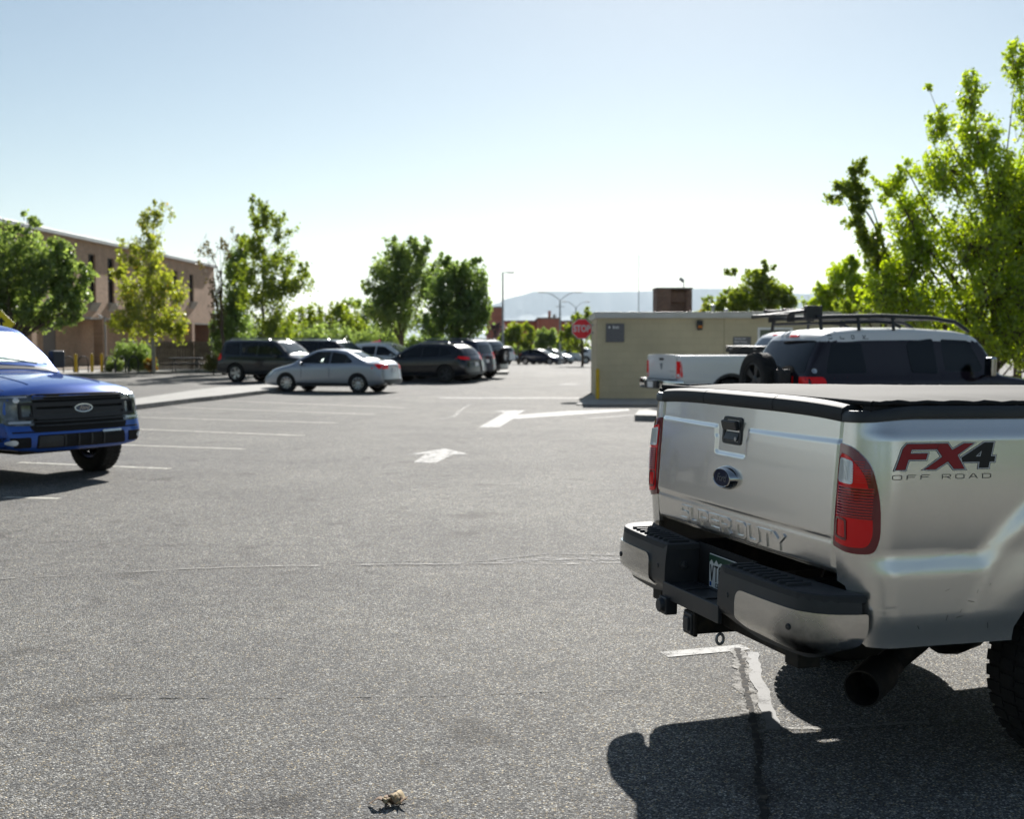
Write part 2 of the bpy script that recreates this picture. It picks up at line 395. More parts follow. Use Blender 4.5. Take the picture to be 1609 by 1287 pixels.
WHEEL_CACHE = {}
def wheel_meshes(r, wd, style='alloy', rm=ALLOY):
    key = (round(r, 3), wd, style)
    if key in WHEEL_CACHE: return WHEEL_CACHE[key]
    rr = r * (.62 if style != 'truck' else .56); h = wd / 2
    mb = MB(); n = 40
    prof = [(rr, -h * .75), (rr + .02, -h * .92), (r * .86, -h), (r * .95, -h * .93), (r * .985, -h * .8), (r, -h * .55), (r, h * .55), (r * .985, h * .8), (r * .95, h * .93), (r * .86, h), (rr + .02, h * .92), (rr, h * .75), (rr * .92, h * .6), (rr * .92, -h * .6)]
    mb.lathe(prof, n, lambda a, b, t: (t, a, b), closed=True)
    # tread blocks
    tk = 44 if r > .37 else 36
    for i in range(tk):
        an = 2 * math.pi * i / tk
        for s_, q in ((-1, 0), (1, .5), (0, .25)):
            a2 = an + q * 2 * math.pi / tk
            mb.box((s_ * h * .56, math.cos(a2) * (r + .002), math.sin(a2) * (r + .001)), (h * .5, 2 * math.pi * r / tk * .70, .010), rot=Matrix.Rotation(a2 + math.pi / 2, 3, 'X'))
    ty = bpy.data.meshes.new('wheel'); ty.from_pydata(mb.v, [], mb.f); ty.materials.append(RUBBER)
    ty.polygons.foreach_set('use_smooth', [True] * len(ty.polygons)); ty.set_sharp_from_angle(angle=R(35))
    mb = MB()
    mb.lathe([(rr * 1.0, -h * .8), (rr * 1.03, h * .84), (rr * .97, h * .86), (rr * .93, h * .5), (rr * .90, -h * .7)], 36, lambda a, b, t: (t, a, b), closed=True)
    mb.lathe([(.001, h * .58), (.06, h * .58), (.075, h * .52), (.08, h * .2), (.001, h * .2)], 16, lambda a, b, t: (t, a, b))
    mb.lathe([(.001, h * .05), (rr * .92, h * .0)], 24, lambda a, b, t: (t, a, b), mi=1)
    k = {'alloy': 5, 'truck': 6, 'multi': 9, 'dark': 5}[style]
    for i in range(k):
        an = 2 * math.pi * i / k; wb = .055 if style != 'multi' else .03
        for sgn in ((-1, 1) if style == 'alloy' else (0,)):
            a2 = an + sgn * .13; ca, sa = math.cos(a2), math.sin(a2); cb, sb = math.cos(an + sgn * .02), math.sin(an + sgn * .02)
            p0 = Vector((h * .52, cb * .05, sb * .05)); p1 = Vector((h * .66, ca * rr * .95, sa * rr * .95)); tn = Vector((0, -sa, ca))
            wd2 = wb * (1.5 if style in ('truck', 'dark') else 1)
            vs = [p0 + tn * wb * .6, p0 - tn * wb * .6, p1 - tn * wd2 * .7, p1 + tn * wd2 * .7]
            vs += [v - Vector((.05, 0, 0)) for v in vs]
            mb.add(vs, [(0, 1, 2, 3), (7, 6, 5, 4), (0, 4, 5, 1), (1, 5, 6, 2), (2, 6, 7, 3), (3, 7, 4, 0)])
    ri = bpy.data.meshes.new('rim'); ri.from_pydata(mb.v, [], mb.f); ri.materials.append(PLASTIC if style == 'dark' else rm); ri.materials.append(DARK)
    ri.polygons.foreach_set('material_index', mb.m)
    b = bmesh.new(); b.from_mesh(ri); bmesh.ops.recalc_face_normals(b, faces=b.faces); b.to_mesh(ri); b.free()
    ri.polygons.foreach_set('use_smooth', [True] * len(ri.polygons)); ri.set_sharp_from_angle(angle=R(30))
    WHEEL_CACHE[key] = (ty, ri); return ty, ri
def put_wheels(t, sp, track, style='alloy', yoff=0, wd=.24):
    ty, ri = wheel_meshes(sp['wr'], wd, style)
    for wy in sp['axles']:
        for sg in (-1, 1):
            o = link('wheel', ty, t); o.location = (sg * track, wy + yoff, sp['wr']); o.rotation_euler = (rnd.random() * 6 if sg > 0 else 0, 0, 0 if sg > 0 else math.pi)
            link('rim', ri, o)
def mirror_part(t, sg, x, y, z, m, size=(.19, .10, .15), arm=.10, name='mirror', glass=True):
    mb = MB(); mb.box((sg * (x + arm + size[0] / 2), y, z + size[2] / 2), size)
    o = mb.build(name, m, t, 40, bevel=.03, seg=3)
    mb2 = MB(); mb2.tube([(sg * (x - .05), y + .03, z), (sg * (x + arm * .6), y + .02, z + .02), (sg * (x + arm + .04), y, z + .05)], .022, 6); mb2.build('mirror_arm', PLASTIC, o, 40)
    if glass:
        mb3 = MB(); mb3.box((sg * (x + arm + size[0] / 2), y - size[1] / 2 - .002, z + size[2] / 2), (size[0] * .84, .006, size[2] * .8)); mb3.build('mirror_glass', GLASS, o, bevel=.002)
    return o

# ------------------------------------------------------------------ the setting: ground, paint, kerbs, far hills
def asphalt():
    m = mat('asphalt', (.12, .12, .12), .86, spec=.35); n = m.node_tree.nodes; l = m.node_tree.links; b = n['Principled BSDF']
    g = n.new('ShaderNodeNewGeometry')
    def vor(s, feat='F1'):
        v = n.new('ShaderNodeTexVoronoi'); v.feature = feat; v.inputs['Scale'].default_value = s; l.new(g.outputs['Position'], v.inputs['Vector']); return v
    def noi(s, d=5, r=.6):
        v = n.new('ShaderNodeTexNoise'); v.inputs['Scale'].default_value = s; v.inputs['Detail'].default_value = d; v.inputs['Roughness'].default_value = r
        l.new(g.outputs['Position'], v.inputs['Vector']); return v
    def ramp(src, els):
        c = n.new('ShaderNodeValToRGB'); l.new(src, c.inputs[0]); e = c.color_ramp.elements
        while len(e) < len(els): e.new(.5)
        for q, (p, col) in zip(e, els): q.position = p; q.color = (*col, 1)
        return c
    v1 = vor(135); sp = n.new('ShaderNodeSeparateColor'); l.new(v1.outputs['Color'], sp.inputs[0])
    c1 = ramp(sp.outputs[0], [(0, (.062, .063, .066)), (.35, (.12, .12, .12)), (.62, (.20, .197, .19)), (.86, (.32, .31, .295)), (1, (.62, .61, .585))])
    # tan and bluish stones
    c1b = ramp(sp.outputs[1], [(0, (1, 1, 1)), (.82, (1, 1, 1)), (.86, (1.3, 1.12, .82)), (1, (1.2, 1.02, .75))])
    mu = n.new('ShaderNodeMix'); mu.data_type = 'RGBA'; mu.blend_type = 'MULTIPLY'; mu.inputs[0].default_value = 1
    l.new(c1.outputs[0], mu.inputs[6]); l.new(c1b.outputs[0], mu.inputs[7])
    # binder between the stones
    ed = vor(135); r2 = ramp(ed.outputs['Distance'], [(.30, (1, 1, 1)), (.75, (.42, .42, .43))])
    mu2 = n.new('ShaderNodeMix'); mu2.data_type = 'RGBA'; mu2.blend_type = 'MULTIPLY'; mu2.inputs[0].default_value = 1
    l.new(mu.outputs[2], mu2.inputs[6]); l.new(r2.outputs[0], mu2.inputs[7])
    cur = mu2
    for (s, lo, hi, a, bb) in ((38, .36, .64, .80, 1.22), (6, .38, .66, .86, 1.12), (.55, .40, .62, .90, 1.12), (.13, .4, .6, .94, 1.08)):
        t = noi(s); rr = ramp(t.outputs[0], [(lo, (a, a, a)), (hi, (bb, bb, bb * .985))])
        q = n.new('ShaderNodeMix'); q.data_type = 'RGBA'; q.blend_type = 'MULTIPLY'; q.inputs[0].default_value = 1
        l.new(cur.outputs[2], q.inputs[6]); l.new(rr.outputs[0], q.inputs[7]); cur = q
    # oil drips and stains
    t = noi(1.7, 3, .5); rr = ramp(t.outputs[0], [(.30, (.66, .65, .64)), (.38, (1, 1, 1))])
    q = n.new('ShaderNodeMix'); q.data_type = 'RGBA'; q.blend_type = 'MULTIPLY'; q.inputs[0].default_value = 1
    l.new(cur.outputs[2], q.inputs[6]); l.new(rr.outputs[0], q.inputs[7]); cur = q
    l.new(cur.outputs[2], b.inputs['Base Color'])
    bp = n.new('ShaderNodeBump'); bp.inputs['Distance'].default_value = .006; bp.inputs['Strength'].default_value = .75; bp.invert = True
    l.new(ed.outputs['Distance'], bp.inputs['Height']); l.new(bp.outputs[0], b.inputs['Normal'])
    return m
ASPH = asphalt()
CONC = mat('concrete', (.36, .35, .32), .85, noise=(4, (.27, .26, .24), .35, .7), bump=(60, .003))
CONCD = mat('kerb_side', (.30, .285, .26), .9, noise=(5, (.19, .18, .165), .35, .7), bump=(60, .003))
SOIL = mat('bed_soil', (.16, .12, .085), .95, noise=(5, (.28, .23, .17), .4, .7), bump=(30, .02))
def worn(name, col, lo=.50, hi=.62, sc_=9):
    """road paint that has worn off in flecks: bare asphalt grey shows where the noise is high"""
    m = mat(name, col, .75); n = m.node_tree.nodes; l = m.node_tree.links; b = n['Principled BSDF']
    g = n.new('ShaderNodeNewGeometry')
    t = n.new('ShaderNodeTexNoise'); t.inputs['Scale'].default_value = sc_; t.inputs['Detail'].default_value = 9; t.inputs['Roughness'].default_value = .75
    l.new(g.outputs['Position'], t.inputs['Vector'])
    v = n.new('ShaderNodeTexVoronoi'); v.inputs['Scale'].default_value = 95; l.new(g.outputs['Position'], v.inputs['Vector'])
    ad = n.new('ShaderNodeMath'); ad.operation = 'MULTIPLY_ADD'; l.new(v.outputs['Distance'], ad.inputs[0]); ad.inputs[1].default_value = .16; l.new(t.outputs[0], ad.inputs[2])
    mr = n.new('ShaderNodeMapRange'); mr.inputs[1].default_value = lo; mr.inputs[2].default_value = hi; mr.inputs[3].default_value = 1; mr.inputs[4].default_value = 0
    l.new(ad.outputs[0], mr.inputs[0]); l.new(mr.outputs[0], b.inputs['Alpha']); return m
WPAINT = worn('road_paint_white', (.29, .285, .27), .55, .78)
WPAINT2 = worn('road_paint_thin', (.52, .50, .43), .56, .78)
SEAL = worn('joint_dust', (.25, .24, .215), .50, .66, 5)
CRACKM = mat('crack_dark', (.018, .017, .016), .95, noise=(25, (.11, .09, .065), .5, .68), bump=(60, .01))

def ground():
    xs = [-900, -300, -120, -60, -30, -10, 0, 10, 30, 60, 120, 300, 900]
    ys = [-300, -80, -20, -5, 0, 3, 6, 10, 20, 40, 60] + list(range(64, 142, 4)) + [150, 220, 400, 1000, 3000, 9000, 28000]
    xs = [-28000, -9000, -3000] + xs + [3000, 9000, 28000]
    vs = [(x, y, gz(y)) for y in ys for x in xs]; k = len(xs)
    mb = MB(); mb.add(vs, [(j * k + i, j * k + i + 1, (j + 1) * k + i + 1, (j + 1) * k + i) for j in range(len(ys) - 1) for i in range(k - 1)])
    tag(mb.build('ground', ASPH), kind='structure')
ground()
mk = MB()
def lin(a, b, wd, mb=mk, z=.004, n=1):
    a, b = G(*a), G(*b); d = (b - a); d.z = 0; d.normalize(); s = Vector((-d.y, d.x, 0)) * wd / 2
    P = [a.lerp(b, i / n) for i in range(n + 1)]
    vs = []
    for p in P: vs += [Vector((p.x - s.x, p.y - s.y, gz(p.y) + z)), Vector((p.x + s.x, p.y + s.y, gz(p.y) + z))]
    mb.add(vs, [(2 * i, 2 * i + 2, 2 * i + 3, 2 * i + 1) for i in range(n)])
for a, b in (((30, 727), (268, 737)), ((175, 699), (385, 706)), ((200, 674), (478, 685)), ((220, 656), (530, 665)), ((271, 640), (590, 651.5)), ((330, 629), (636, 641))):
    lin(a, b, .11)
lin((8, 782), (94, 784), .11)
mk.build('stall_lines', WPAINT2)['kind'] = 'structure'
mk2 = MB()
lin((690, 625.6), (911, 625.6), .55, mk2)
def poly(pts, mb, z=.004): mb.add([G(*p) + Vector((0, 0, z)) for p in pts], [list(range(len(pts)))])
poly([(650, 727), (669, 713.8), (638, 715), (698.4, 705), (737, 714), (712, 714.6), (685, 728)], mk2)
z4 = lambda x, y: (740 + x / 4.0225, 400 + y / 4.0225)
poly([z4(*p) for p in ((45, 1094), (180, 1094), (262, 1042), (700, 1010), (1000, 988), (1000, 978), (620, 990), (290, 1014), (345, 985), (150, 990), (212, 1001), (150, 1037))], mk2)
lin(z4(730, 1038), z4(1030, 1015), .12, mk2)
lin(z4(560, 822), z4(680, 818), .5, mk2); lin(z4(400, 745), z4(700, 742), .5, mk2)
mk2.build('road_markings', WPAINT)['kind'] = 'structure'
mk3 = MB(); lin((1043, 1030), (1172, 1018), .11, mk3)
mk3.build('stall_end_mark', WPAINT)['kind'] = 'structure'
def ribbon(name, pts, wd, m, jit=.3, z=.006, seed=1, step=.06):
    r_ = random.Random(seed); P = [G(*p) for p in pts]; Q = []
    for a, b in zip(P, P[1:]):
        n = max(2, int((b - a).length / step)); Q += [a.lerp(b, i / n) for i in range(n)]
    Q.append(P[-1]); vs = []; ph = 0
    for i, p in enumerate(Q):
        d = Q[min(i + 1, len(Q) - 1)] - Q[max(i - 1, 0)]; d.normalize(); s = Vector((-d.y, d.x, 0))
        ph += r_.uniform(-1, 1) * wd * .25; ph *= .8
        w1 = wd / 2 * (1 + r_.uniform(-jit, jit)); w2 = wd / 2 * (1 + r_.uniform(-jit, jit))
        vs += [p + s * (w1 + ph) + Vector((0, 0, z)), p - s * (w2 - ph) + Vector((0, 0, z))]
    mb = MB(); mb.add(vs, [(2 * i, 2 * i + 1, 2 * i + 3, 2 * i + 2) for i in range(len(Q) - 1)])
    mb.build(name, m)['kind'] = 'structure'
ribbon('old_paint_strip', [(1184, 1026), (1192, 1060), (1200, 1100), (1208, 1148)], .062, worn('old_paint', (.155, .153, .147), .62, .90), .06, .004, 3)
ribbon('pavement_crack', [(1158, 1020), (1166, 1050), (1171, 1075), (1176, 1100), (1181, 1130), (1187, 1150), (1190, 1190), (1193, 1225), (1199, 1260), (1204, 1290), (1215, 1360)], .026, CRACKM, .55, .0065, 5, .025)
ribbon('pavement_crack_edge', [(1157, 1020), (1170, 1075), (1180, 1130), (1186, 1150)], .075, worn('crack_dust', (.13, .12, .10), .48, .70, 14), .35, .005, 6, .03)
ribbon('pavement_joint_dust', [(1186, 1151), (1260, 1146), (1350, 1143), (1450, 1139), (1580, 1133)], .035, SEAL, .5, .005, 8, .04)
ribbon('lane_joint_dust', [(-60, 914), (0, 911), (130, 904), (300, 895), (420, 891), (560, 888.5), (720, 886.5), (900, 887), (1000, 884)], .035, SEAL, .5, .005, 9, .06)
ribbon('lane_crack', [(520, 886), (640, 883), (740, 884), (800, 878), (860, 871), (960, 873), (1010, 876)], .018, worn('crack_fine', (.02, .02, .02), .54, .66, 14), .9, .0065, 10, .03)
ribbon('lane_rut', [(780, 883), (880, 878), (1010, 880)], .11, worn('rut_dark', (.045, .045, .045), .50, .64, 14), .6, .005, 12, .05)
ribbon('second_lane_crack', [(180, 1097), (420, 1098), (560, 1096), (700, 1094), (830, 1089), (980, 1085)], .014, worn('crack_fine2', (.03, .03, .03), .50, .60, 16), .9, .0055, 13, .03)
ribbon('lane_rut_edge', [(560, 890), (700, 888), (830, 884), (1000, 886)], .05, worn('rut_dark2', (.04, .04, .04), .48, .62, 16), .7, .0052, 22, .05)
ribbon('far_lane_crack', [(400, 738), (560, 733), (700, 726), (860, 725), (1000, 722)], .03, worn('crack_fine3', (.03, .03, .03), .44, .54, 6), .9, .0055, 14, .1)
ribbon('lane_patch_edge', [(520, 668), (610, 664), (690, 660), (715, 655), (722, 646), (740, 636)], .10, SEAL, .5, .0055, 15, .2)

def kerb(name, outline, h=.13, mt=CONC):
    """outline: pixels of the top outline on the ground -> raised slab"""
    P = [G(*p) for p in outline]; mb = MB(); n = len(P)
    top = [p + Vector((0, 0, h)) for p in P]; bot = [p - Vector((0, 0, .25)) for p in P]
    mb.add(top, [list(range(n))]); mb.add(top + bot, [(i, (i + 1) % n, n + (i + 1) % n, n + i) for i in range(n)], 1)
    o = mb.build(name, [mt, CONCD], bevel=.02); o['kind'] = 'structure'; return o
kerb('median_kerb', [(120, 655), (205, 645.5), (260, 638.5), (310, 632), (345, 628.5), (395, 622), (432, 617.5), (446, 612.5), (430, 609), (395, 610.5), (345, 614), (300, 620), (255, 627), (205, 635), (120, 645)])
kerb('right_island', [(997, 661.5), (1034, 662.5), (1500, 668), (1500, 648), (1040, 650), (1004, 653)])
kerb('far_island', [(762, 588.5), (798, 588.5), (800, 586), (766, 585)])
kerb('left_pavement', [(-400, 600), (-100, 596), (166, 590.5), (343, 584), (342, 580.5), (160, 584.5), (-100, 587), (-400, 590)])
kerb('planting_bed', [(-400, 589.5), (-100, 586.5), (160, 584.2), (342, 580.3), (560, 577), (560, 568), (300, 568), (0, 575), (-400, 578)], .16, SOIL)
kerb('kiosk_apron', [(905, 637), (1500, 637.5), (1500, 622), (925, 622)], .03)

# far mesa, real size and far off, seen through the haze
HILL = mat('mesa_scrub', (.10, .12, .11), .95)
def mesa():
    dist = 20000; prof = [(200, 536), (400, 520), (640, 503), (720, 491), (760, 482), (785, 475), (793, 470), (820, 463.5), (838, 458.5), (870, 457.5), (929, 458.5), (1000, 458), (1090, 453.5), (1140, 453), (1200, 457), (1250, 461), (1330, 462), (1450, 455), (1700, 452), (2100, 470)]
    pr = []
    for (a, b), (c, d) in zip(prof, prof[1:]):
        n = max(1, int((c - a) / 12)); pr += [(a + (c - a) * i / n, b + (d - b) * i / n + rnd.uniform(-.35, .35)) for i in range(n)]
    mb = MB(); rows = []
    for (t, dd) in ((0, 0), (.35, -150), (.55, -1000), (.8, -2200), (1, -4200)):
        rows.append([])
        for (x, y) in pr:
            p = D(x, y, dist); q = Vector((p.x, dist + dd + rnd.uniform(-150, 150) * (t > 0), p.z * (1 - t) + (-20) * t)); rows[-1].append(q)
    back = [Vector((p.x, dist + 6000, -20)) for p in rows[0]]
    rows = [back, [Vector((p.x, dist + 2200, p.z)) for p in rows[0]]] + rows
    n = len(pr); vs = [p for r_ in rows for p in r_]
    mb.add(vs, [(j * n + i, j * n + i + 1, (j + 1) * n + i + 1, (j + 1) * n + i) for j in range(len(rows) - 1) for i in range(n - 1)])
    o = mb.build('mesa', HILL, smooth=60); o['kind'] = 'structure'
mesa()
def haze():
    mb = MB(); mb.box((0, 10000, 555), (64000, 44000, 1150))
    m = bpy.data.materials.new('haze_air'); m.use_nodes = True; n = m.node_tree.nodes; n.remove(n['Principled BSDF'])
    v = n.new('ShaderNodeVolumePrincipled'); v.inputs['Color'].default_value = (.74, .875, 1, 1); v.inputs['Density'].default_value = HAZE_D; v.inputs['Anisotropy'].default_value = .34
    m.node_tree.links.new(v.outputs[0], n['Material Output'].inputs['Volume'])
    o = mb.build('haze', m); o['kind'] = 'stuff'
HAZE_D = 2.75e-5
haze()

# ------------------------------------------------------------------ the silver pickup in front
LETTERS = {  # strokes on a 4 x 6 grid
 'S': [[(4, 6), (.8, 6), (0, 5.4), (0, 3.8), (.8, 3.2), (3.2, 3.2), (4, 2.5), (4, .7), (3.2, 0), (0, 0)]],
 'U': [[(0, 6), (0, .8), (.8, 0), (3.2, 0), (4, .8), (4, 6)]], 'P': [[(0, 0), (0, 6), (3.2, 6), (4, 5.3), (4, 3.4), (3.2, 2.7), (0, 2.7)]],
 'E': [[(4, 6), (0, 6), (0, 0), (4, 0)], [(0, 3.1), (3.5, 3.1)]], 'R': [[(0, 0), (0, 6), (3.2, 6), (4, 5.3), (4, 3.4), (3.2, 2.7), (0, 2.7)], [(2.2, 2.7), (4, 0)]],
 'D': [[(0, 0), (0, 6), (3, 6), (4, 5), (4, 1), (3, 0), (0, 0)]], 'T': [[(0, 6), (4, 6)], [(2, 6), (2, 0)]], 'Y': [[(0, 6), (2, 3), (4, 6)], [(2, 3), (2, 0)]],
 'O': [[(.8, 0), (0, .8), (0, 5.2), (.8, 6), (3.2, 6), (4, 5.2), (4, .8), (3.2, 0), (.8, 0)]], 'F': [[(0, 0), (0, 5.2), (.8, 6), (4, 6)], [(0, 3.1), (3.4, 3.1)]],
 'A': [[(0, 0), (1.6, 6), (2.4, 6), (4, 0)], [(.7, 2.1), (3.3, 2.1)]], 'V': [[(0, 6), (2, 0), (4, 6)]], 'C': [[(4, 5.2), (3.2, 6), (.8, 6), (0, 5.2), (0, .8), (.8, 0), (3.2, 0), (4, .8)]], 'L': [[(0, 6), (0, 0), (4, 0)]], ' ': []}
def strokes(txt, w_, h_, gap, width, shear=0):
    """-> list of quads (2D) that draw txt, origin at lower left"""
    out = []; x = 0
    for ch in txt:
        for s in LETTERS[ch]:
            P = [Vector((x + p[0] / 4 * w_ + shear * p[1] / 6 * h_, p[1] / 6 * h_)) for p in s]
            for a, b in zip(P, P[1:]):
                d = (b - a).normalized(); nrm = Vector((-d.y, d.x)) * width / 2; e = d * width * .42
                out.append([a - e - nrm, b + e - nrm, b + e + nrm, a - e + nrm])
        x += w_ + gap if ch != ' ' else w_ * .7
    return out
def stroke_obj(name, quads, fn, m, parent, thick=.001, step=.05, smooth=None, bevel=0):
    """each stroke a thin bar laid on the surface fn(a, b) -> (point, normal)"""
    mb = MB()
    for i, q in enumerate(quads):
        n = max(1, int((q[1] - q[0]).length / step)); lo = []; 
        for k in range(n + 1):
            for a, b in ((q[0], q[1]), (q[3], q[2])):
                p = a.lerp(b, k / n); s, nn = fn(p.x, p.y); lo.append((Vector(s), Vector(nn)))
        e = (i % 5) * .00006
        top = [s + nn * (thick + e) for s, nn in lo]; bot = [s - nn * .001 for s, nn in lo]; N = len(top)
        fs = []
        for k in range(n):
            a = 2 * k; fs.append((a, a + 1, a + 3, a + 2)); fs.append((N + a, N + a + 2, N + a + 3, N + a + 1))
            fs.append((a, a + 2, N + a + 2, N + a)); fs.append((a + 1, N + a + 1, N + a + 3, a + 3))
        fs += [(0, N, N + 1, 1), (2 * n, 2 * n + 1, N + 2 * n + 1, N + 2 * n)]
        mb.add(top + bot, fs)
    return mb.build(name, m, parent, smooth, bevel)

HT = dict(x=.96, y=5.14, yaw=.31)
def silver_truck():
    t = thing('pickup_truck', 'large silver pickup with red FX4 decal and chrome rear bumper, nearest vehicle at right', 'pickup truck',
              (HT['x'], HT['y'], 0), HT['yaw'] - math.pi / 2)
    t.rotation_euler = (-.015, 0, HT['yaw'] - math.pi / 2)
    P = P_SILVER
    WC, WR = 1.165, .42        # rear wheel
    def lean(z): return .027 * (max(z - .95, 0) / .47) ** 1.3 if z > .95 else .10 * (.95 - z)
    # --- bed side: domain s = path length from the tailgate seam, z height
    C0, RA = .045, .130      # flat part of the corner post, corner radius
    QL = RA * math.pi / 2
    def U(z, v):
        # side profile: shoulder under the rail, slight waist, ledge above the lower body
        u = .964 + .012 * math.sin(math.pi * min(max((z - .92) / .42, 0), 1))
        u -= .026 * sstep(1.350, 1.392, z) + .030 * max(0, (z - 1.38) / .06) ** 2 * (z > 1.38)
        r_ = math.hypot(v - WC, z - WR)
        low = .019 * (1 - sstep(.838, .930, z)); fl_ = .021 * (1 - sstep(.745, .84, r_)) + .014 * (1 - sstep(.56, .74, r_)) * sstep(.60, .85, z)
        u += max(low, fl_) - .020 * sstep(.70, .56, z)
        return u
    def side(s, z):
        if s < C0: u, v, nu, nv = .79 + s, 0, 0, -1
        elif s < C0 + QL:
            a = (s - C0) / RA; u, v, nu, nv = .79 + C0 + RA * math.sin(a), RA * (1 - math.cos(a)), math.sin(a), -math.cos(a)
        else: u, v, nu, nv = .79 + C0 + RA, RA + (s - C0 - QL), 1, 0
        k = sstep(C0, C0 + QL, s)
        v += lean(z) * (1 - sstep(0, .7, v))
        return Vector((u + (U(z, v) - .965) * k, v, z)), Vector((nu, nv, 0))
    def S(v): return v - RA + C0 + QL
    LEN = 2.40
    arch = []
    AR = .535
    for i in range(25):
        a = math.pi * (1 + .14) - (math.pi * 1.28) * i / 24
        arch.append((S(WC) + AR * math.cos(a), WR + AR * math.sin(a)))
    zb = .575
    low = [(0, 1.425), (0, .80), (.05, .79), (.085, .70), (.10, zb + .02), (.13, zb)]
    arch = [p for p in arch if p[1] > zb + .003]
    out = low + [(arch[0][0], zb)] + arch + [(arch[-1][0], zb), (S(LEN), zb), (S(LEN), 1.425)]
    for sg in (1, -1):
        fn = lambda s, z, sg=sg: (lambda r_: (Vector((sg * r_[0].x, r_[0].y, r_[0].z)), Vector((sg * r_[1].x, r_[1].y, 0))))(side(s, z))
        bd = sheet(out, (.022, .018), fn, 'bed_side', P, t, thick=.02, smooth=50)
        lamp = rounded([(-.004, 1.322, .006), (.075, 1.312, .05), (.150, 1.255, .09), (.186, 1.12, .1), (.196, .985, .05), (.180, .925, .05), (.09, .918, .05), (-.004, .935, .006)], .03, 5)
        def fl(off, fn=fn):
            def g(s, z):
                p, n_ = fn(s, z); bulge = .010 * math.sin(math.pi * min(max((z - .91) / .41, 0), 1)) * math.sin(math.pi * min(max(s / .2, 0), 1)); return p + n_ * (off + bulge), n_
            return g
        lp = sheet(lamp, .02, fl(.006), 'tail_light', REDD, t, thick=.02, smooth=60, bevel=.003)
        inner = rounded([(.012, 1.285), (.062, 1.28, .03), (.128, 1.225, .08), (.160, 1.11, .1), (.170, .99, .05), (.155, .948, .03), (.085, .942, .03), (.012, .955)], .012, 4)
        sheet(inner, .02, fl(.0085), 'red_lens', REDL, lp, thick=.004, smooth=60)
        sheet(rounded([(.016, 1.272), (.086, 1.262), (.094, 1.176), (.016, 1.180)], .014, 4), .02, fl(.0125), 'reverse_lens', WHITEL, lp, thick=.003, smooth=60)
        sheet(rounded([(.016, 1.052), (.078, 1.048), (.082, .965), (.018, .972)], .012, 4), .02, fl(.0115), 'reflector', REDD, lp, thick=.003, smooth=60, holes=[rounded([(.024, 1.043), (.070, 1.040), (.074, .975), (.026, .981)], .008, 3)])
        sheet(rounded([(.020, 1.165), (.166, 1.165), (.171, 1.052), (.020, 1.055)], .008, 3), .02, fl(.0105), 'lens_band', REDD, lp, thick=.003, smooth=60)
        rb = MB()
        for i in range(11):   # lens ribs seen inside the lamp
            z = 1.165 - i * .0105
            q = [fl(.0124)(s, z)[0] for s in [.022 + .140 * j / 10 for j in range(11)]]
            rb.tube(q, .0018, 4)
        for i in range(9):
            z = 1.262 - i * .0095; q = [fl(.0118)(s, z)[0] for s in [.084 + (.065 - abs(4 - i) * .0 - .022 * (i < 3)) * j / 6 for j in range(7)]]
            rb.tube(q, .0010, 4)
        rb.build('lens_rib', REDB, lp, 60)
        rb = MB()
        for i in range(8):
            s = .021 + i * .0075; rb.tube([fl(.0155)(s, z)[0] for z in (1.19, 1.215, 1.24, 1.262)], .0009, 4)
        rb.build('lens_rib', ALLOY, lp, 60)
        # scuffs low on the bed side
        sc_ = random.Random(9 + sg)
        for _ in range(9):
            v0, z0 = sc_.uniform(.22, .55), sc_.uniform(.62, .80); a_, ln = sc_.uniform(-.5, 2.2), sc_.uniform(.008, .035)
            q_ = [Vector((v0, z0)), Vector((v0 + math.cos(a_) * ln, z0 + math.sin(a_) * ln)), Vector((v0 + math.cos(a_) * ln + .0015, z0 + math.sin(a_) * ln + .0015)), Vector((v0 + .002, z0 + .002))]
            stroke_obj('scuff', [q_], lambda a, b, fn=fn: fn(S(a), b), FRAMEM, bd, .0006)
        # rail cap
        rc = MB(); N = 60; prof = [(.012, -.002), (.0125, .026), (.002, .040), (-.05, .044), (-.115, .040), (-.12, 0)]
        vs = []
        for i in range(N + 1):
            s = -.0 + (S(LEN)) * (i / N) ** 1.6; zc = 1.415 - .012 * (1 - sstep(.0, .30, s)) ** 1 + .012 * sstep(.15, .35, s)
            p, n_ = fn(s, 1.425); 
            for (a, b) in prof:
                inward = Vector((-sg * 1, .35 * (1 - sstep(.1, .4, s)), 0)).normalized() if s > .1 else Vector((-sg * .3, 1, 0)).normalized()
                q = p + (n_ * a if a > -.02 else inward * (-a)); q.z = zc + b; vs.append(q)
        k = len(prof); rc.add(vs, [(i * k + j, (i + 1) * k + j, (i + 1) * k + (j + 1) % k, i * k + (j + 1) % k) for i in range(N) for j in range(k)] + [list(range(k)), list(range(N * k, N * k + k))[::-1]])
        rc.build('rail_cap', PLASTIC, t, 45)
        # wheel well liner and arch lip
        ml = MB(); k = 22; vs = []
        for i in range(k + 1):
            a = .38 + (math.pi - .76) * i / k
            for uu in (.97, .62): vs.append((sg * uu, WC + (AR + .012) * math.cos(a), WR + (AR + .012) * math.sin(a)))
        ml.add(vs, [(2 * i, 2 * i + 2, 2 * i + 3, 2 * i + 1) for i in range(k)])
        ml.box((sg * .60, WC, .93), (.01, 1.1, .46)); ml.build('wheel_liner', DARK, t, 40)
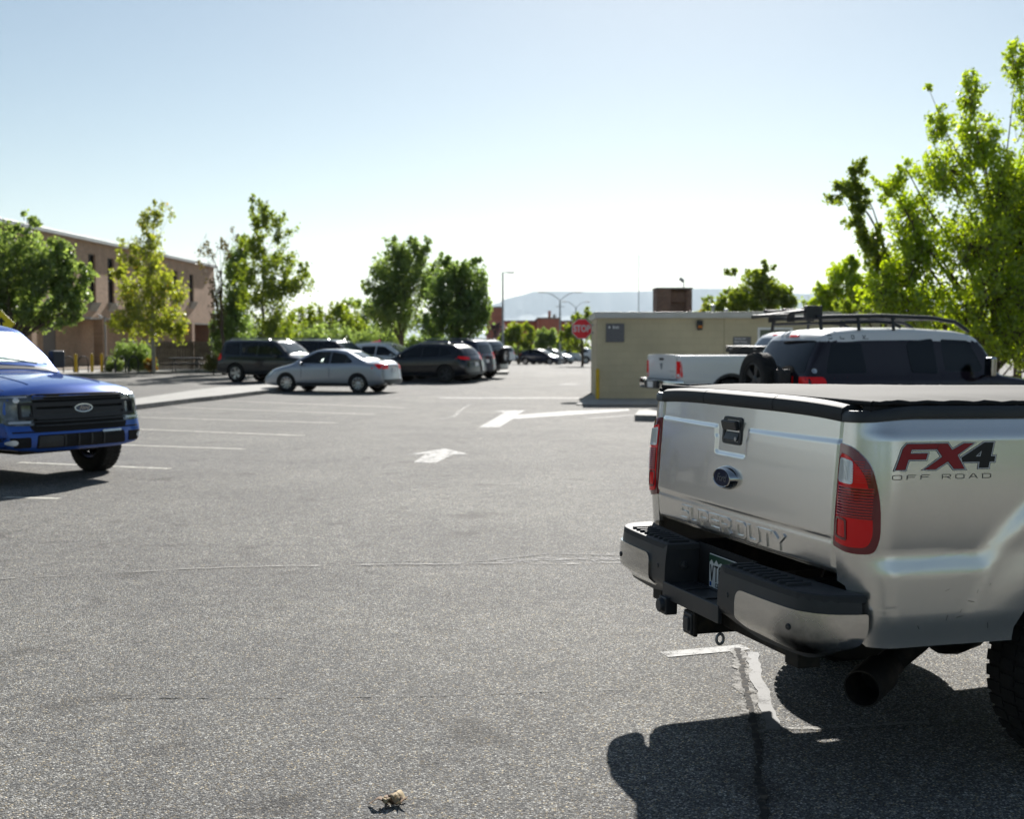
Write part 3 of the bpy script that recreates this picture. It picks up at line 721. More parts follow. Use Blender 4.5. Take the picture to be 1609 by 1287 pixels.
        if sg == 1 or True:      # the FX4 OFF ROAD decal, same place on both sides
            def dfn(off, sg=sg, fn=fn):
                def g(a, b):
                    v = .112 + a * .925 if sg > 0 else .112 + .46 - a * .925
                    p, n_ = fn(S(v), 1.236 + b * .71); return p + n_ * off, n_
                return g
            F = [(0, 0), (.033, .120), (.048, .135), (.185, .135), (.150, .098), (.072, .098), (.067, .078), (.128, .078), (.120, .052), (.060, .052), (.046, 0)]
            FXS, FYS = .92, .80
            F = [(0, 0), (.030, .108), (.050, .132), (.205, .132), (.195, .104), (.072, .104), (.066, .082), (.150, .082), (.142, .052), (.058, .052), (.044, 0)]
            X = [(.120, 0), (.208, .062), (.178, .132), (.246, .132), (.268, .094), (.322, .132), (.372, .132), (.288, .070), (.330, 0), (.266, 0), (.240, .042), (.180, 0)]
            X = [(.135, 0), (.222, .064), (.196, .104), (.205, .132), (.248, .132), (.270, .098), (.330, .132), (.378, .132), (.296, .072), (.332, 0), (.280, 0), (.250, .040), (.190, 0)]
            K4 = [(.352, .012), (.352, .038), (.318, .038), (.312, .060), (.420, .132), (.468, .132), (.462, .064), (.476, .064), (.472, .038), (.456, .038), (.452, .008), (.404, .008), (.408, .038), (.352, .038)]
            K4 = [(.322, .036), (.318, .058), (.432, .134), (.478, .134), (.462, .062), (.484, .062), (.480, .036), (.456, .036), (.450, .004), (.404, .004), (.408, .036)]
            K4h = [(.385, .062), (.412, .062), (.420, .096)]
            def grow(pl, d):
                c = []; n_ = len(pl); ar = sum(pl[i][0] * pl[(i + 1) % n_][1] - pl[(i + 1) % n_][0] * pl[i][1] for i in range(n_)); sgn = 1 if ar > 0 else -1
                for i in range(n_):
                    a, b, c_ = Vector(pl[i - 1]), Vector(pl[i]), Vector(pl[(i + 1) % n_])
                    d1, d2 = (b - a).normalized(), (c_ - b).normalized(); n1, n2 = Vector((d1.y, -d1.x)) * sgn, Vector((d2.y, -d2.x)) * sgn
                    m_ = n1 + n2; q = m_.length; m_ = m_ / q if q > .3 else n1; c.append(tuple(b + m_ * d / max(.5, m_.dot(n1))))
                return c
            dk = MB()
            root = None
            for nm, shp, hole, mm in (('decal_letter', F, None, DECALR), ('decal_letter', X, None, DECALR), ('decal_letter', K4, K4h, DECALK)):
                for d_, m2, off in ((.0085, DECALK, .0008), (.0058, DECALW, .0012), (.0018, DECALK, .0016), (-.0010, mm, .0020)):
                    hh = [grow(hole, -max(d_, .0005))] if hole and d_ < .007 else ()
                    o_ = sheet(grow(shp, d_), .05, dfn(off), nm, m2, root or t, smooth=60, holes=hh)
                    if root is None: root = o_; o_.name = 'body_decal'
            for word, x0 in (('OFF', -.010), ('ROAD', .225)):
                q = strokes(word, .040, .022, .026, .0032, .010); q = [[Vector((v.x + x0, v.y - .050)) for v in qq] for qq in q]
                stroke_obj('decal_lettering', q, dfn(.0005), DECALK, root, .0006)
    # --- tailgate
    Wt = .785
    def tg(u, z):
        v = lean(z) - .010 * (1 - (abs(u) / Wt) ** 2)
        up = 1.318 + .004 * (u / Wt) ** 2
        notch = sstep(.150, .128, abs(u + .037))
        ze = up - .118 * notch
        v += -.007 * (1 - sstep(ze - .004, ze + .010, z)) * sstep(.955, .968, z)
        v += .012 * sstep(.955, .935, z) * 0 - .004 * sstep(.955, .93, z)
        v += .016 * sstep(Wt - .022, Wt, abs(u)) ** 2
        v += .02 * sstep(.850, .822, z) ** 2
        return Vector((u, v, z)), Vector((0, -1, 0))
    g = sheet(rounded([(-Wt, .822), (Wt, .822), (Wt, 1.43), (-Wt, 1.43)], .02, 3), (.0105, .0065), tg, 'tailgate', P, t, thick=.055, smooth=70)
    # handle
    off = lambda d: (lambda u, z: (tg(u, .0 + z)[0] * 1 + Vector((0, -d, 0)), Vector((0, -1, 0))))
    def flat(d, z0=1.28): 
        return lambda u, z: (Vector((u, lean(z) - .010 - d, z)), Vector((0, -1, 0)))
    bz = sheet(rounded([(-.122, 1.248), (.048, 1.248), (.048, 1.370), (-.122, 1.370)], .022, 4), .05, flat(.006), 'tailgate_handle', PLASTIC, g, thick=.02, smooth=40, bevel=.004, holes=[rounded([(-.104, 1.262), (.030, 1.262), (.030, 1.356), (-.104, 1.356)], .014, 4)])
    sheet(rounded([(-.104, 1.262), (.030, 1.262), (.030, 1.356), (-.104, 1.356)], .014, 4), .05, flat(-.0145), 'handle_recess', DARK, g, smooth=40)
    hb = MB(); hb.box((-.037, -.006, 1.333), (.130, .020, .042), rot=(R(14), 0, 0)); hb.box((-.037, .004, 1.284), (.124, .010, .042), rot=(R(-22), 0, 0)); hb.build('handle_lever', PLASTIC, bz, bevel=.006)
    lk = MB(); lk.lathe([(.001, -.024), (.009, -.024), (.010, -.018), (.010, 0)], 14, lambda a, b, c: (a + .012, c + lean(1.27), b + 1.275)); lk.build('lock', ALLOY, bz, 40)
    # oval badge in a chrome housing (camera pod)
    bd_ = MB(); zc = 1.100; BU = -.038
    def ov(rx, rz, d, dz=0, du=0): return [(du + rx * math.cos(2 * math.pi * i / 40), -d, zc + dz + rz * math.sin(2 * math.pi * i / 40)) for i in range(40)]
    rings = [ov(.094, .054, .010), ov(.094, .054, .018), ov(.088, .050, .034), ov(.080, .043, .050), ov(.076, .040, .052), ov(.072, .037, .049)]
    vs = [p for r_ in rings for p in r_]; bd_.add(vs, [(i * 40 + j, i * 40 + (j + 1) % 40, (i + 1) * 40 + (j + 1) % 40, (i + 1) * 40 + j) for i in range(5) for j in range(40)])
    hs = bd_.build('badge_housing', CHROME, g, 35); hs.location = (BU, lean(1.11), 0)
    bb = MB(); bb.add(ov(.072, .037, .0495), [list(range(40))]); bb.build('badge', BADGEB, g).location = (BU, lean(1.11), 0)
    text_obj('badge_lettering', 'Ford', .048, CHROME, g, (BU, lean(1.11) - .0503, zc), (R(90), 0, 0), extrude=.0008, bold=.0008, shear=.35, spacing=.9)
    # embossed lettering: thin raised rims in body colour
    for word, x0 in (('SUPER', -.500), ('DUTY', .055)):
        q = strokes(word, .064, .062, .020, .016); q = [[Vector((v.x * 1.22 + x0, v.y * .95 + .856)) for v in qq] for qq in q]
        stroke_obj('embossed_lettering', q, lambda a, b: (tg(a, b)[0], Vector((0, -1, 0))), P, g, .0065, .03, bevel=.0012)
    # spoiler cap in three pieces
    for (a, b) in ((-Wt - .002, -.305), (-.302, .312), (.315, Wt + .002)):
        cp = MB(); N = 16; prof = [(-.020, 1.408), (-.030, 1.418), (-.034, 1.440), (-.026, 1.462), (-.006, 1.473), (.05, 1.476), (.06, 1.45), (.0, 1.425)]
        vs = []
        for i in range(N + 1):
            u = a + (b - a) * i / N; e = (abs(u) / Wt) ** 4
            for (v, z) in prof: vs.append((u, v + lean(1.42) + .018 * (abs(u) / Wt) ** 3, z - .010 * e + .006 * (1 - e)))
        k = len(prof); cp.add(vs, [(i * k + j, (i + 1) * k + j, (i + 1) * k + (j + 1) % k, i * k + (j + 1) % k) for i in range(N) for j in range(k)] + [list(range(k)), list(range(N * k, N * k + k))[::-1]])
        cp.build('tailgate_cap', PLAST_G, g, 50, bevel=.002)
    # --- tonneau cover with its frame, bed floor
    tc = MB(); NU, NV = 30, 60; vs = []
    for j in range(NV + 1):
        for i in range(NU + 1):
            u = -.90 + 1.80 * i / NU; v = .07 + 2.31 * j / NV
            e = (1 - (abs(u) / .90) ** 6) * (1 - (abs(v - 1.22) / 1.16) ** 10)
            rp = .0035 * math.sin(v * 23 + 2.2 * math.sin(u * 4)) * (1 - min(1, (.92 - abs(u)) / .35)) + .002 * math.sin(u * 9 + v * 3)
            vs.append((u + .002 * math.sin(v * 31) * (abs(u) > .87), v, 1.470 + .030 * max(e, 0) + rp))
    tc.add(vs, [(j * (NU + 1) + i, j * (NU + 1) + i + 1, (j + 1) * (NU + 1) + i + 1, (j + 1) * (NU + 1) + i) for j in range(NV) for i in range(NU)])
    to = tc.build('tonneau_cover', VINYL, t, 80, solid=.006)
    hem = MB()
    rr_ = random.Random(3)
    for sg in (-1, 1):
        hem.tube([(sg * (.905 + .002 * math.sin(v * 31)), v, 1.476 + .002 * math.sin(v * 47)) for v in [.07 + 2.31 * i / 90 for i in range(91)]], [.009 + .004 * rr_.random() for _ in range(91)], 6)
        hem.box((sg * .885, 1.22, 1.455), (.045, 2.33, .018))
    hem.tube([(-.9, .072, 1.474), (.9, .072, 1.474)], .011, 8)
    hem.build('cover_hem', CLOTHK, to, 60)
    bf = MB(); bf.box((0, 1.22, .90), (1.66, 2.30, .05)); bf.box((0, 2.36, 1.14), (1.66, .04, .5)); bf.build('bed_floor', FRAMEM, t)
    # --- rear bumper
    path = [(0, -.214), (.45, -.212), (.76, -.196), (.865, -.160), (.925, -.085), (.952, .035)]
    sp_ = []
    for i in range(len(path) - 1):
        for k in range(8):
            t_ = k / 8; p0 = Vector(path[max(i - 1, 0)]); p1 = Vector(path[i]); p2 = Vector(path[i + 1]); p3 = Vector(path[min(i + 2, len(path) - 1)])
            if i == 0: p0 = Vector((-.45, -.208))
            sp_.append(.5 * ((2 * p1) + (p2 - p0) * t_ + (2 * p0 - 5 * p1 + 4 * p2 - p3) * t_ ** 2 + (3 * p1 - p0 - 3 * p2 + p3) * t_ ** 3))
    sp_.append(Vector(path[-1])); acc = [0]
    for a, b in zip(sp_, sp_[1:]): acc.append(acc[-1] + (b - a).length)
    def bp(s):
        s = min(max(s, 0), acc[-1] - 1e-6)
        for i in range(len(acc) - 1):
            if s <= acc[i + 1]:
                f = (s - acc[i]) / (acc[i + 1] - acc[i]); p = sp_[i].lerp(sp_[i + 1], f); d = (sp_[i + 1] - sp_[i]).normalized(); return p, Vector((d.y, -d.x))
    SE = acc[-1]
    bm_ = MB(); bm_.box((.57, -.07, .675), (.58, .10, .15)); bm_.box((-.57, -.07, .675), (.58, .10, .15)); bm_.box((0, -.035, .55), (1.1, .10, .06))
    root = bm_.build('rear_bumper', PLASTIC, t, bevel=.01)
    root.location.x = .012
    for sg in (1, -1):
        def shell(dz=0, inset=0, sg=sg):
            def g2(s, z):
                p, n_ = bp(s); c = .006 * (1 - ((z - .63) / .10) ** 2); 
                tuck = .05 * sstep(.60, .54, z)
                q = p + n_ * (c - inset - tuck); return Vector((sg * q.x, q.y, z)), Vector((sg * n_.x, n_.y, 0))
            return g2
        ch = rounded([(.415, .708, .05), (.415, .552, .03), (.74, .538, .06), (SE - .16, .548, .08), (SE - .03, .590, .05), (SE, .64, .03), (SE, .708, .01)], .03, 5)
        cs = sheet(ch, (.03, .018), shell(), 'chrome_corner', SOOTC if sg > 0 else CHROME, root, thick=.012, smooth=60, bevel=.004)
        # sensor
        for s_ in (.79, ):
            p, n_ = shell(0, 0)(s_, .640); sn = MB(); sn.lathe([(.001, .006), (.010, .006), (.0125, .003), (.0125, -.004)], 18, lambda a, b, c, p=p, n_=n_: p + n_ * c + Vector((0, 0, 1)) * b + Vector((-n_.y, n_.x, 0)) * a)
            sn.build('parking_sensor', PLASTIC, cs, 40)
        # black surround around the step well
        sur = [(.255, .772), (.255, .575, .02), (.30, .545, .03), (.50, .520, .03), (.86, .525, .03), (SE - .12, .55), (SE - .02, .60), (SE - .02, .765), (.80, .772)]
        sheet(rounded(sur, .012, 3), (.04, .02), shell(0, .010), 'bumper_skin', PLASTIC, root, thick=.01, smooth=60)
        # top pad
        pad = [(.255, -.198)] + [tuple(bp(s)[0] - bp(s)[1] * .012) for s in [.30 + (SE - .30) * i / 14 for i in range(15)]] + [(.86, .02), (.25, -.035)]
        pm = MB(); pm.prism([(sg * a, b) for a, b in pad], .745, .776, lambda a, b, c: (a, b, c)); po = pm.build('step_pad', PLAST_G, root, bevel=.006)
        rb = MB()
        for i in range(10):
            u = .30 + i * .052
            if i < 9: rb.box((sg * u, -.122 + .004 * max(0, i - 6), .779), (.018, .105, .018))
        rb.build('step_rib', PLAST_G, po, bevel=.004)
        # inner wall of the step well
        wl = MB(); wl.prism([(-.205, .585), (-.04, .585), (-.035, .772), (-.198, .772)], sg * .255, sg * .275, lambda a, b, c: (c, a, b)); wl.build('step_wall', PLASTIC, root, bevel=.004)
        if True:
            bt = MB()
            bt.lathe([(.001, .016), (.008, .016), (.012, .010), (.020, .008), (.022, .0)], 16, lambda a, b, c: (sg * (.255 - c), -.115 + a, .675 + b)); bt.build('bolt', PLASTIC, root, 40)
            bt = MB(); bt.lathe([(.001, .004), (.010, .004), (.012, 0)], 12, lambda a, b, c: (sg * .335 + a, -.208 - c, .665 + b)); bt.build('bolt', PLASTIC, root, 40)
    st = MB(); st.prism([(-.275, -.200), (.275, -.200), (.275, -.035), (-.275, -.035)], .575, .597, lambda a, b, c: (a, b, c)); 
    st.box((0, -.203, .568), (.54, .02, .075)); st.box((-.10, -.118, .600), (.014, .15, .008)); st.box((.10, -.118, .600), (.014, .15, .008)); st.box((0, -.062, .600), (.50, .010, .008))
    st.build('step_well', PLASTIC, root, bevel=.005)
    bw = MB(); bw.box((0, -.032, .685), (.53, .012, .19)); bw.build('plate_recess', DARK, root)
    # licence plate: white with green mountain skyline band
    pl = MB(); pl.box((.035, -.048, .677), (.305, .003, .150)); plo = pl.build('license_plate', mat('plate_white', (.72, .73, .72), .4), t, bevel=.001)
    gm = MB(); sky_pts = [(-.1175, .752 - .006), (.1875, .746), (.1875, .712)]
    ridge = [(.1875 - .305 * i / 14, .712 + (.012 if i % 2 else -.002) + .004 * ((i * 7) % 3)) for i in range(1, 14)]
    gm.prism([(p[0], p[1]) for p in [(-.1165, .7485), (.1865, .7485), (.1865, .712)] + ridge + [(-.1165, .712)]], -.0500, -.0508, lambda a, b, c: (a, c, b)); gm.build('plate_band', mat('plate_green', (.01, .06, .035), .4), plo)
    q = strokes('VTO', .026, .066, .014, .0075); q = [[Vector((v.x - .105, v.y + .634)) for v in qq] for qq in q]
    stroke_obj('plate_lettering', q, lambda a, b: (Vector((a, -.0497, b)), Vector((0, -1, 0))), DECALK, plo, .0012)
    q = strokes('CO', .012, .016, .006, .003); q = [[Vector((v.x - .055, v.y + .609)) for v in qq] for qq in q]
    stroke_obj('plate_lettering', q, lambda a, b: (Vector((a, -.0497, b)), Vector((0, -1, 0))), DECALK, plo, .0012)
    tb = MB(); tb.box((-.102, -.0503, .617), (.016, .002, .018)); tb.build('plate_sticker', P_BLUE, plo)
    # --- hitch
    hh = MB(); hh.box((0, -.03, .505), (1.25, .07, .09)); hh.box((0, -.09, .470), (.085, .22, .085)); hh.box((0, -.195, .470), (.104, .02, .104)); hh.box((.62, -.02, .50), (.10, .10, .13)); hh.box((-.62, -.02, .50), (.10, .10, .13))
    hh.box((.38, -.045, .495), (.34, .012, .075))
    ho = hh.build('tow_hitch', FRAMEM, t, bevel=.006)
    hc = MB(); hc.box((0, -.208, .470), (.078, .012, .090)); hc.box((0, -.218, .470), (.05, .01, .06)); hc.build('receiver_cover', PLASTIC, ho, bevel=.006)
    hc = MB(); hc.box((-.21, -.205, .505), (.075, .06, .078)); hc.lathe([(.001, .03), (.030, .03), (.034, .0)], 18, lambda a, b, c: (-.215 + a, -.235 - c * .6, .505 + b)); hc.build('wiring_socket', PLASTIC, ho, bevel=.006)
    for x in (.13, -.10):
        lp2 = MB(); lp2.tube([(x, -.12 + .017 * math.cos(a), .425 + .022 * math.sin(a)) for a in [2 * math.pi * i / 16 for i in range(17)]], .007, 6); lp2.build('chain_loop', STEEL, ho, 50)
    # --- exhaust, axle, frame, spare
    ex = MB(); C_ = Vector((.70, .20, .345)); dr = Vector((-.58, .80, .10)).normalized()
    a1 = dr.cross(Vector((0, 0, 1))).normalized(); a2 = a1.cross(dr)
    pf = [(.068, 0), (.074, 0), (.076, .02), (.076, .20), (.058, .25), (.056, .34), (.050, .34), (.050, .25), (.068, .19)]
    ex.lathe(pf, 28, lambda a, b, c: C_ + a1 * a + a2 * b + dr * c, closed=True); eo = ex.build('exhaust_tip', FRAMEM, t, 40)
    ex = MB(); ex.lathe([(.001, .18), (.07, .18)], 20, lambda a, b, c: C_ + a1 * a + a2 * b + dr * c); ex.build('exhaust_bore', DARK, eo)
    ex = MB(); ex.tube([C_ + dr * .30, C_ + dr * .42 + Vector((0, .10, .06)), (.46, .80, .60), (.42, 1.15, .74), (.45, 1.5, .62), (.42, 2.6, .42), (.42, 4.0, .40)], .05, 12); ex.build('exhaust_pipe', FRAMEM, eo, 50)
    fr = MB()
    for sg in (-1, 1):
        fr.box((sg * .50, 2.9, .66), (.08, 5.9, .17)); fr.box((sg * .62, 1.0, .60), (.07, 1.3, .03), rot=(R(4), 0, 0)); fr.tube([(sg * .55, 1.12, .40), (sg * .42, 1.3, .82)], .028, 8); fr.box((sg * .60, .40, .56), (.06, .10, .16)); fr.box((sg * .60, 1.62, .58), (.06, .10, .16))
    fr.box((0, .1, .64), (1.0, .08, .14)); fr.box((0, 1.6, .66), (1.0, .1, .14)); fr.box((0, 3.0, .52), (.9, 1.0, .22)); fr.box((0, 4.6, .60), (.8, 1.2, .30)); fr.box((0, 2.3, .58), (.35, 1.2, .2))
    fr.build('chassis_frame', FRAMEM, t, bevel=.008)
    axm = MB(); axm.tube([(-.86, WC, WR), (.86, WC, WR)], .048, 12); axm.lathe([(.001, -.16), (.10, -.15), (.17, -.07), (.175, 0), (.15, .10), (.07, .22), (.04, .30), (.001, .30)], 20, lambda a, b, c: (a, WC + c, WR + b)); axm.build('rear_axle', FRAMEM, t, 40)
    ty, ri = wheel_meshes(.38, .26, 'truck')
    o = link('spare_wheel', ty, t); o.location = (0, .82 + .45, .80); o.rotation_euler = (0, R(90), 0); r2 = link('rim', ri, o)
    put_wheels(t, dict(axles=[1.165, 5.0], wr=.42), .868, 'truck', 0, .28)
    # --- cab and front end
    sp = dict(L=3.62, W=2.03, wr=.44, arch=.52, axles=[2.56], paint=P, tum=.30, plan_r=.03, plan_f=.10, curv_r=.02, curv_f=.10, sub=1,
              top=[(0, 1.44), (.02, 1.92), (.25, 1.975), (1.0, 1.985), (1.55, 1.93), (2.15, 1.45), (2.3, 1.40), (3.3, 1.33), (3.55, 1.28), (3.62, 1.20)],
              belt=[(0, 1.36), (2.0, 1.32), (3.4, 1.24), (3.62, 1.12)], bot=[(0, .55), (1.9, .52), (2.9, .56), (3.62, .60)], front=[(.5, .10), (.78, .10), (.80, .0), (1.2, -.02), (1.35, -.08)])
    me, bvh = car_shell(sp); before = set(t.children)
    link('cab_body', me, t)
    for sd in 'RL':
        decal(bvh, sd, rounded([(.14, 1.42), (.12, 1.83), (.74, 1.86), (.76, 1.41)], .04), 'side_window', GLASS, t, .004)
        decal(bvh, sd, rounded([(.83, 1.41), (.82, 1.865), (1.45, 1.84), (1.98, 1.45), (1.98, 1.38)], .04), 'side_window', GLASS, t, .004)
        decal(bvh, sd, rounded([(3.25, .88), (3.22, 1.12), (3.56, 1.12), (3.56, .86)], .04), 'headlight', HEADD, t, .006)
    decal(bvh, 'T', rounded([(-.72, 1.62), (.72, 1.62), (.86, 2.10), (-.86, 2.10)], .05), 'windshield', GLASS, t, .004)
    decal(bvh, 'B', rounded([(-.68, 1.46), (.68, 1.46), (.60, 1.86), (-.60, 1.86)], .05), 'rear_window', GLASS, t, .004)
    decal(bvh, 'F', rounded([(-.62, .84), (.62, .84), (.62, 1.20), (-.62, 1.20)], .05), 'grille', CHROME, t, .02)
    decal(bvh, 'F', rounded([(-.95, .55), (.95, .55), (.95, .78), (-.95, .78)], .05), 'front_bumper', CHROME, t, .05, .04)
    for sg in (-1, 1): mirror_part(t, sg, 1.0, 1.75, 1.40, PLASTIC, (.24, .10, .30), .14)
    for c in set(t.children) - before: c.location.y += 2.44
    return t
silver_truck()

# ------------------------------------------------------------------ the other vehicles
def origin(a, p, side, track, wy):
    h = Vector((math.cos(a), math.sin(a), 0)); r_ = Vector((math.sin(a), -math.cos(a), 0)); q = p - r_ * side * track - h * wy; return (q.x, q.y, 0)
def band(bvh, t, z0, z1, y0, y1, name, m, off=.006, sides='RL', th=.0):
    for sd in sides: decal(bvh, sd, [(y0, z0), (y1, z0), (y1, z1), (y0, z1)], name, m, t, off, th)
def plate(bvh, t, side, z=.8, x=0, m=None):
    decal(bvh, side, [(x - .15, z - .075), (x + .15, z - .075), (x + .15, z + .075), (x - .15, z + .075)], 'license_plate', m or WHITEP, t, .012)
STY = {
 'suv': dict(L=4.82, W=1.92, wr=.39, arch=.455, axles=[1.02, 3.81], tum=.24, plan_r=.05, plan_f=.10, curv_r=.06, curv_f=.14,
    top=[(0, 1.02), (.02, 1.10), (.22, 1.74), (.5, 1.79), (1.6, 1.80), (2.6, 1.79), (2.95, 1.73), (3.62, 1.20), (3.8, 1.15), (4.55, 1.03), (4.76, .92), (4.82, .75)],
    belt=[(0, .98), (.6, 1.12), (3.6, 1.08), (4.5, .96), (4.82, .70)], bot=[(0, .42), (.6, .30), (4.2, .28), (4.82, .40)],
    rear=[(.4, .05), (.75, .04), (.8, 0)], front=[(.3, .03), (.65, .03), (.7, 0)],
    win=[[(.38, 1.20), (.46, 1.60), (1.12, 1.64), (1.22, 1.15)], [(1.32, 1.15), (1.24, 1.66), (2.05, 1.66), (2.05, 1.12)], [(2.12, 1.12), (2.12, 1.66), (2.78, 1.64), (3.40, 1.18), (3.40, 1.12)]],
    shield=[(-.62, 2.98), (.62, 2.98), (.72, 3.56), (-.72, 3.56)], rg=('B', [(-.58, 1.18), (.58, 1.18), (.52, 1.58), (-.52, 1.58)]),
    tl=[(.60, .95), (.60, 1.24), (.80, 1.26), (.93, 1.22), (.95, .95)], tls=[(-.1, .95), (-.1, 1.24), (.22, 1.20), (.30, 1.0), (.22, .94)], hl=[(.46, .78), (.46, .96), (.92, .98), (.92, .80)], hls=[(4.45, .78), (4.42, .95), (4.9, .98), (4.9, .78)],
    gr=[(-.42, .72), (.42, .72), (.40, .98), (-.40, .98)], rails=(.55, 2.6, 1.79), hz=1.0, doors=[1.28, 2.08, 3.15]),
 'crossover': dict(L=4.68, W=1.90, wr=.37, arch=.42, axles=[.98, 3.80], tum=.34, plan_r=.08, plan_f=.16, curv_r=.12, curv_f=.20,
    top=[(0, .92), (.03, 1.05), (.42, 1.46), (.75, 1.60), (1.6, 1.66), (2.4, 1.65), (2.75, 1.58), (3.55, 1.12), (3.75, 1.06), (4.4, .93), (4.62, .82), (4.68, .65)],
    belt=[(0, .90), (.5, 1.10), (3.5, 1.0), (4.4, .86), (4.68, .60)], bot=[(0, .36), (.6, .24), (4.1, .22), (4.68, .32)],
    rear=[(.35, .06), (.7, .04), (.8, 0)], front=[(.3, .04), (.55, .03), (.7, 0)],
    win=[[(.72, 1.18), (.95, 1.40), (1.28, 1.46), (1.30, 1.12)], [(1.36, 1.12), (1.34, 1.47), (2.12, 1.50), (2.12, 1.06)], [(2.18, 1.06), (2.18, 1.50), (2.60, 1.46), (3.32, 1.08), (3.32, 1.04)]],
    shield=[(-.58, 2.82), (.58, 2.82), (.72, 3.48), (-.72, 3.48)], rg=('B', [(-.58, 1.14), (.58, 1.14), (.48, 1.44), (-.48, 1.44)]),
    tl=[(.52, .96), (.54, 1.06), (.92, 1.12), (.93, .98)], tls=[(-.1, .97), (-.1, 1.08), (.40, 1.10), (.42, 1.04), (.15, .96)], hl=[(.42, .74), (.46, .82), (.90, .86), (.90, .74)], hls=[(4.1, .80), (4.5, .82), (4.8, .78), (4.8, .70), (4.4, .72)],
    gr=[(-.42, .52), (.42, .52), (.46, .80), (-.46, .80)], rails=(.9, 2.4, 1.64), hz=.96, doors=[1.32, 2.15, 3.1]),
 'sedan': dict(L=4.58, W=1.74, wr=.318, arch=.362, axles=[.94, 3.59], tum=.46, plan_r=.10, plan_f=.16, curv_r=.14, curv_f=.22,
    top=[(0, .90), (.05, 1.02), (.16, 1.075), (.60, 1.085), (.82, 1.15), (1.42, 1.40), (1.85, 1.462), (2.4, 1.462), (2.72, 1.405), (3.42, 1.03), (3.58, .98), (4.2, .84), (4.48, .70), (4.58, .52)],
    belt=[(0, .88), (.3, .95), (1.0, .99), (3.4, .91), (4.2, .74), (4.58, .48)], bot=[(0, .30), (.5, .20), (4.0, .18), (4.58, .24)],
    rear=[(.25, .06), (.6, .05), (.72, 0)], front=[(.2, .04), (.42, .03), (.6, 0)], win=[], shield=[(-.54, 2.80), (.54, 2.80), (.66, 3.38), (-.66, 3.38)], rg=('T', [(-.56, .84), (.56, .84), (.50, 1.34), (-.50, 1.34)]),
    tl=[(.42, .80), (.44, .96), (.84, .97), (.86, .80)], tls=[(-.1, .80), (-.1, .97), (.36, .97), (.22, .82)], hl=[(.44, .60), (.50, .70), (.85, .74), (.85, .60)], hls=[(4.05, .74), (4.7, .70), (4.7, .58), (4.35, .62)],
    gr=[(-.38, .52), (.38, .52), (.40, .66), (-.40, .66)], rails=None, hz=.86, doors=[1.98, 3.02]),
 'hatch': dict(L=4.30, W=1.74, wr=.31, arch=.355, axles=[.78, 3.40], tum=.42, plan_r=.08, plan_f=.16, curv_r=.12, curv_f=.22,
    top=[(0, .90), (.06, 1.12), (.65, 1.38), (1.3, 1.48), (1.9, 1.47), (2.3, 1.38), (3.25, .98), (3.4, .93), (4.0, .78), (4.24, .64), (4.30, .5)],
    belt=[(0, .88), (.4, 1.0), (3.2, .88), (4.0, .70), (4.30, .46)], bot=[(0, .30), (.5, .20), (3.8, .18), (4.30, .24)],
    win=[[(.80, 1.08), (1.05, 1.28), (1.60, 1.33), (1.60, .98)], [(1.66, .98), (1.66, 1.34), (2.15, 1.30), (3.0, .95), (2.9, .93)]],
    shield=[(-.54, 2.42), (.54, 2.42), (.66, 3.22), (-.66, 3.22)], rg=('T', [(-.52, .12), (.52, .12), (.46, .62), (-.46, .62)]),
    tl=[(.50, .85), (.56, 1.05), (.84, 1.02), (.86, .85)], tls=[(-.1, .85), (-.1, 1.02), (.25, 1.05), (.25, .9)], hl=[(.44, .60), (.50, .70), (.85, .72), (.85, .60)], hls=[(3.75, .72), (4.5, .68), (4.5, .58), (4.1, .60)],
    gr=[(-.38, .42), (.38, .42), (.40, .55), (-.40, .55)], rails=None, hz=.85, doors=[1.63, 2.6]),
}
